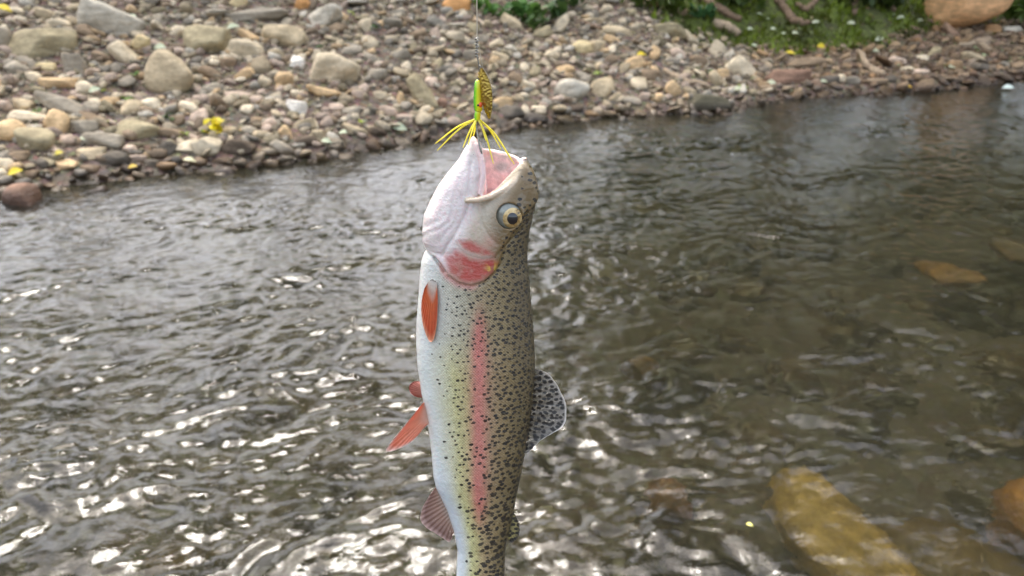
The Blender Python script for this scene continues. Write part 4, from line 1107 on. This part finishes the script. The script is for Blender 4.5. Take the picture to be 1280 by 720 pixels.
def surf_o(px, py):
    L, Rr_, b = [np.interp(py, trunk_rows[:, 0], trunk_rows[:, k]) for k in (1, 2, 3)]; u = np.clip(np.abs((px - (L + Rr_) / 2) / ((Rr_ - L) / 2)), 0, 1)
    return b * (1 - u ** 2.15) ** (1 / 2.15)
def fin(name, base, outer, mat, obase, otip, thick=1.0, ripple=0.8, NR=46, NS=18, label=None, ragged=0.0, cling=None):
    B = resample(base, NR); Ou = resample(smooth_poly(outer), NR)
    r = np.linspace(0, 1, NS); k = np.linspace(0, 1, NR)
    rag = 1 + ragged * np.interp(k, np.linspace(0, 1, 17), np.random.default_rng(len(name)).uniform(-1, 0, 17))
    rr = r[None, :] * rag[:, None]
    P = B[:, None] * (1 - rr[..., None]) + Ou[:, None] * rr[..., None]
    ob = np.interp(k, np.linspace(0, 1, len(np.atleast_1d(obase))), np.atleast_1d(obase))[:, None]; ot = np.interp(k, np.linspace(0, 1, len(np.atleast_1d(otip))), np.atleast_1d(otip))[:, None]
    o = ob * (1 - rr) + ot * rr + ripple * np.sin(k * 6.283 * 15)[:, None] * rr * 0.5 + ripple * 1.5 * np.sin(k * 9 + 1)[:, None] * rr ** 2
    if cling: o = cling * (surf_o(P[..., 0], P[..., 1]) + 1.6 + 2.5 * rr) + ripple * np.sin(k * 6.283 * 15)[:, None] * rr * 0.4
    hth = thick * (1 - 0.7 * rr) / 2
    vs2 = []; pps = []
    for sgn in (1, -1):
        vs2.append(fw(P[..., 0], P[..., 1], o + sgn * hth).reshape(-1, 3)); pps.append(np.stack([P[..., 0], P[..., 1], o], -1).reshape(-1, 3))
    uv = np.stack(np.broadcast_arrays(k[:, None], r[None, :], 0 * rr), -1).reshape(-1, 3)
    i = np.arange(NR - 1)[:, None] * NS + np.arange(NS - 1)[None]
    q = np.stack([i, i + 1, i + NS + 1, i + NS], -1).reshape(-1, 4); off = NR * NS
    F = [q, q[:, ::-1] + off]
    rim = np.concatenate([np.arange(NS), np.arange(1, NR) * NS + NS - 1, (NR - 1) * NS + np.arange(NS - 2, -1, -1), np.arange(NR - 2, -1, -1) * NS])
    F.append(np.stack([rim[:-1], rim[1:], rim[1:] + off, rim[:-1] + off], 1))
    me = mesh_np(name, np.concatenate(vs2) - FO, np.concatenate(F))
    attr(me, 'fuv', 'FLOAT_VECTOR', np.concatenate([uv, uv])); attr(me, 'pp', 'FLOAT_VECTOR', np.concatenate(pps))
    o_ = link(name, me, mat, trout)
    if label: o_['label'] = label
    return o_

M_dorsal = fin_mat('dorsal_fin_mat', [(0.0, lin((116, 104, 80))), (0.25, lin((130, 124, 112))), (1.0, lin((166, 164, 160)))], True, (236, 234, 230), 0.35, 0.5)
M_adip = fin_mat('adipose_fin_mat', [(0.0, lin((128, 116, 76))), (0.6, lin((176, 164, 100))), (1.0, lin((70, 62, 44)))], True, (48, 42, 34), 0.25)
M_anal = fin_mat('anal_fin_mat', [(0.0, lin((196, 176, 160))), (0.3, lin((176, 142, 124))), (0.8, lin((146, 112, 100))), (1.0, lin((200, 170, 160)))], False, None, 0.35, 0.85)
M_pelv = fin_mat('pelvic_fin_mat', [(0.0, lin((222, 190, 170))), (0.3, lin((236, 156, 120))), (0.85, lin((236, 140, 106))), (1.0, lin((232, 196, 180)))], False, None, 0.35)
M_pelv2 = fin_mat('far_pelvic_fin_mat', [(0.0, lin((180, 120, 100))), (1.0, lin((176, 96, 80)))], False, None, 0.35)
M_pect = fin_mat('pectoral_fin_mat', [(0.0, lin((222, 220, 212))), (0.16, lin((214, 196, 180))), (0.40, lin((206, 98, 48))), (0.85, lin((196, 78, 36))), (1.0, lin((222, 150, 110)))], False, None, 0.2)
M_tail = fin_mat('tail_fin_mat', [(0.0, lin((140, 126, 90))), (1.0, lin((160, 140, 110)))], True, None, 0.3)
fin('dorsal_fin', [(667, 461), (667, 490), (663, 520), (658, 545), (654, 566)],
    [(669, 461), (677, 462), (688, 468), (700, 484), (707.5, 502), (709.5, 518), (704, 533), (692, 540), (683, 544), (673, 551), (660, 566)], M_dorsal, 0, [0, 4, 3], 1.4, 0.8, label='translucent spotted dorsal fin with white rim', ragged=0.05)
fin('adipose_fin', [(640, 642), (637, 654), (632, 668)], [(643, 642), (648, 652), (650, 662), (648, 671), (642, 678), (637, 678), (633, 670)], M_adip, 0, 0, 2.4, 0.1, 24, 10)
fin('anal_fin', [(546, 608), (552, 620), (560, 637), (568, 664)], [(543, 610), (535, 621), (527, 636), (524.5, 646), (526, 653), (534, 660), (548, 668), (560, 677), (564, 676), (567, 666)], M_anal, 0, [2, 5, 0], 1.5, 0.9, label='brownish pink anal fin with pale rim', ragged=0.05)
fin('pelvic_fin', [(532, 499), (537, 512), (538, 526)], [(529, 500), (512, 521), (494, 543), (483.5, 557), (489, 558), (502, 555), (516, 547), (526, 537), (533, 526)], M_pelv, [10, 12], [16, 20, 14], 1.6, 0.7, label='orange pink pelvic fin on the near side', ragged=0.05)
fin('pelvic_fin', [(530, 486), (530, 494), (530, 503)], [(527, 484), (517, 482), (509, 487), (508, 494), (512, 500), (520, 503), (528, 504)], M_pelv2, [-12, -12], [-20, -22, -20], 1.6, 0.6, 24, 10, label='reddish pelvic fin on the far side')
for s in (1, -1):
    fin('pectoral_fin', [(539, 344), (543, 341), (549, 344)], [(533, 354), (528.5, 372), (529.5, 392), (535, 409), (541.5, 420), (546.5, 413), (550, 392), (550.5, 364)], M_pect,
        [s * (surf_o(537, 330) + 1), s * (surf_o(550, 331) + 1.0)], [s * 16, s * 21, s * 27, s * 28], 2.0, 0.7, 40, 24, label='folded orange and white pectoral fin' if s > 0 else None, cling=s)
fin('tail_fin', [(562, 792), (600, 800), (638, 792)], [(556, 800), (528, 860), (508, 905), (545, 890), (600, 868), (655, 890), (692, 905), (672, 860), (644, 800)], M_tail, 0, 0, 2.0, 1.0, 60, 20)

# ------------------------------------------------------------------ lure, hook and line
M_steel = simple_mat('steel_mat', (150, 148, 142), 0.25, 0.5, 0.95, 0.15, 500)
n = NT('gold_blade_mat'); pos = n.n('NewGeometry').outputs['Position']
vb = n.n('TexVoronoi'); vb.inputs['Scale'].default_value = 620; n.l(pos, vb.inputs['Vector'])
M_gold = n.done(n.principled(Base_Color=n.mix(n.noise(pos, 420, 3), tuple(lin((132, 104, 34))), tuple(lin((206, 178, 92)))), Metallic=0.9, Roughness=0.24, Normal=n.bump(vb.outputs['Distance'], 0.45, 0.0010)))
n = NT('lure_body_mat'); pp = n.attr('pp', 'Vector'); s = n.n('SeparateXYZ'); n.l(pp, s.inputs[0])
cx = n.ramp(n.rng(n.math('ADD', s.outputs[0], n.math('MULTIPLY', n.noise(pp, 0.3, 3), 2.0)), 592, 604), [(0.08, lin((70, 170, 20))), (0.26, lin((160, 230, 24))), (0.48, lin((226, 236, 30))), (0.9, lin((244, 214, 30)))])
M_lure = n.done(n.principled(Base_Color=cx, Roughness=0.25, Coat_Weight=0.8, Coat_Roughness=0.06))
n = NT('skirt_mat'); s = n.n('SeparateXYZ'); n.l(n.attr('pp', 'Vector'), s.inputs[0])
cs = n.mix(n.noise(n.attr('pp', 'Vector'), 0.4, 2), tuple(lin((236, 222, 40))), tuple(lin((252, 246, 120))))
pr = n.principled(Base_Color=cs, Roughness=0.3, Specular_IOR_Level=0.6); tr = n.n('BsdfTranslucent'); n.l(cs, tr.inputs[0]); mx = n.n('MixShader'); mx.inputs[0].default_value = 0.5
n.l(pr, mx.inputs[1]); n.l(tr.outputs[0], mx.inputs[2]); M_skirt = n.done(mx.outputs[0])
M_red = simple_mat('lure_orange_mat', (236, 92, 20), 0.3, 0.5, 0, 0.1, 300, 0, 0.6)
M_black = simple_mat('lure_eye_mat', (20, 16, 14), 0.2, 0.5, 0, 0.1, 300, 0, 0.6)
M_line = simple_mat('line_mat', (190, 178, 156), 0.3, 0.5, 0, 0.1, 300)

LO = fw(597, 150, 0)
lure = bpy.data.objects.new('spinner_lure', None); COL.objects.link(lure); lure.location = LO
tag(lure, 'green and yellow spinner lure with gold blade and yellow skirt', 'lure')
def px_tube(name, pts, rads, mat, parent, n_=10, sub=4, org=None):
    P = smooth_poly(np.array(pts, float), 2) if len(pts) > 2 else np.array(pts, float)
    rr = np.interp(np.linspace(0, 1, len(P)), np.linspace(0, 1, len(np.atleast_1d(rads))), np.atleast_1d(rads))
    v, f = tube(P, rr, n_)
    me = mesh_np(name, fw(v[:, 0], v[:, 1], v[:, 2]) - (LO if org is None else org), f if f.shape[1] == 3 else f); attr(me, 'pp', 'FLOAT_VECTOR', v)
    return link(name, me, mat, parent)
bd = px_tube('lure_body', [(598.2, 100, 0), (597.6, 103, 0), (597.2, 112, 0), (597, 124, 0), (597.3, 131, 0), (598, 137, 0), (597.6, 140, 0)], [2.2, 4.0, 4.9, 5.2, 5.6, 5.0, 2.6], M_lure, lure, 18)
px_tube('collar', [(597.6, 138, 0), (597, 143, 0), (596.6, 150, 0)], [3.2, 4.0, 3.6], M_lure, lure, 16)
def lure_blob(name, c, r, mat, parent):
    v, f = ico(3); p = v * np.array(r) + np.array(c); me = mesh_np(name, fw(p[:, 0], p[:, 1], p[:, 2]) - LO, f[:, ::-1]); return link(name, me, mat, parent)
lure_blob('orange_spot', (600.0, 130.5, 3.2), (3.4, 3.9, 2.6), M_red, bd)
lure_blob('eye_spot', (597.8, 130.8, 5.2), (1.4, 1.4, 0.9), M_black, bd)
px_tube('wire_shaft', [(596.3, 70, 0), (598.6, 80, 0), (599.2, 90, 0), (598.4, 101, 0)], [0.9, 0.8, 0.8], M_steel, lure, 8)
px_tube('wire_shaft', [(597, 140, 0), (596.5, 152, 0), (596, 160, 1)], [0.9, 0.9], M_steel, lure, 8)
lure_blob('bead', (599.2, 92, 0), (1.7, 1.6, 1.7), M_gold, lure); lure_blob('bead', (599.0, 96, 0), (1.8, 1.7, 1.8), M_gold, lure)
px_tube('clevis', [(598.6, 81, 0), (600.8, 82.5, 2.2), (602.2, 85, 2.6), (601, 87, 1.5), (599.2, 85.5, 0)], [0.6, 0.6], M_steel, lure, 8)
# willow leaf blade, cupped and hammered
NB, NW = 40, 16; tt = np.linspace(0, 1, NB)
ctr = np.stack([np.interp(tt, [0, .4, 1], [602, 607.2, 611.5]), 84.5 + tt * 63], 1); hw = 7.4 * np.sin(np.pi * np.clip(tt * 0.93 + 0.045, 0, 1)) ** 0.75
ww = np.linspace(-1, 1, NW); bx = ctr[:, :1] + hw[:, None] * ww[None]; by = np.repeat(ctr[:, 1:], NW, 1) - hw[:, None] * ww[None] * 0.12
bo = 4 + 3.2 * (1 - ww[None] ** 2) * np.sin(np.pi * tt)[:, None] + 1.2 * tt[:, None] + ww[None] * 2.4 * np.ones((NB, 1))
vv = []; 
for dz in (0.5, -0.5): vv.append(fw(bx, by, bo + dz).reshape(-1, 3))
i = np.arange(NB - 1)[:, None] * NW + np.arange(NW - 1)[None]; qd = np.stack([i, i + 1, i + NW + 1, i + NW], -1).reshape(-1, 4); off = NB * NW
rim = np.concatenate([np.arange(NW), np.arange(1, NB) * NW + NW - 1, (NB - 1) * NW + np.arange(NW - 2, -1, -1), np.arange(NB - 2, -1, -1) * NW])
link('blade', mesh_np('blade', np.concatenate(vv) - LO, np.concatenate([qd, qd[:, ::-1] + off, np.stack([rim[:-1], rim[1:], rim[1:] + off, rim[:-1] + off], 1)])), M_gold, lure)
# silicone skirt
for (x1, y1, o1, bow) in [(544.5, 178.5, 6, -7), (547.5, 186, 10, -6), (580, 180, 22, -3), (586.5, 176, 26, -2), (590, 178, -20, 0), (606, 178, -24, 3), (617.5, 198, 32, 5), (626, 187.5, -6, 6), (640, 198, 16, 8), (643, 203.5, 10, 8), (608, 172, 20, 3)]:
    x0, y0 = 596.8 + 0.05 * (x1 - 596), 149; xm, ym = x0 * .55 + x1 * .45 + bow * 0.35, y0 * .58 + y1 * .42 - abs(bow) * 0.35
    px_tube('skirt_strand', [(x0, y0, 1), ((x0 + xm) / 2, (y0 + ym) / 2 - 0.5, o1 * .25), (xm, ym, o1 * .5), (x1, y1, o1)], [1.2, 1.25, 1.05, 0.5], M_skirt, lure, 7)
hook = px_tube('hook', [(595.5, 152, 3), (596.5, 164, 8), (599.5, 177, 12), (602.5, 188, 14), (603, 198, 12), (599.5, 204, 9.5), (595.5, 203, 10), (593, 197, 10.5), (592.5, 190, 13)], [1.2, 1.2, 1.2, 1.1, 1.0, 0.4], M_steel, lure, 8)

line = bpy.data.objects.new('fishing_line', None); COL.objects.link(line); LN = fw(596, 70, 0); line.location = LN
tag(line, 'thin clear fishing line running up out of the picture from the lure', 'fishing line')
px_tube('strand', [(595, -240, 0), (595.5, -100, 0), (596, 0, 0), (596.4, 30, 0), (596.4, 50, 0)], [0.8], M_line, line, 8, org=LN)
px_tube('loose_tag', [(596.2, 52, 0), (598.5, 56, 1), (603, 84, 2), (607, 90, 3), (614, 100, 4)], [0.35], M_line, line, 6, org=LN)
kn = [(596.0 + (1.6 + 0.6 * math.sin(a)) * math.cos(a * 2.2), 47 + a * 1.25, 2.0 * math.sin(a * 2.2)) for a in np.linspace(0, 20, 70)]
px_tube('knot', kn, [1.0], M_steel, line, 6, org=LN)
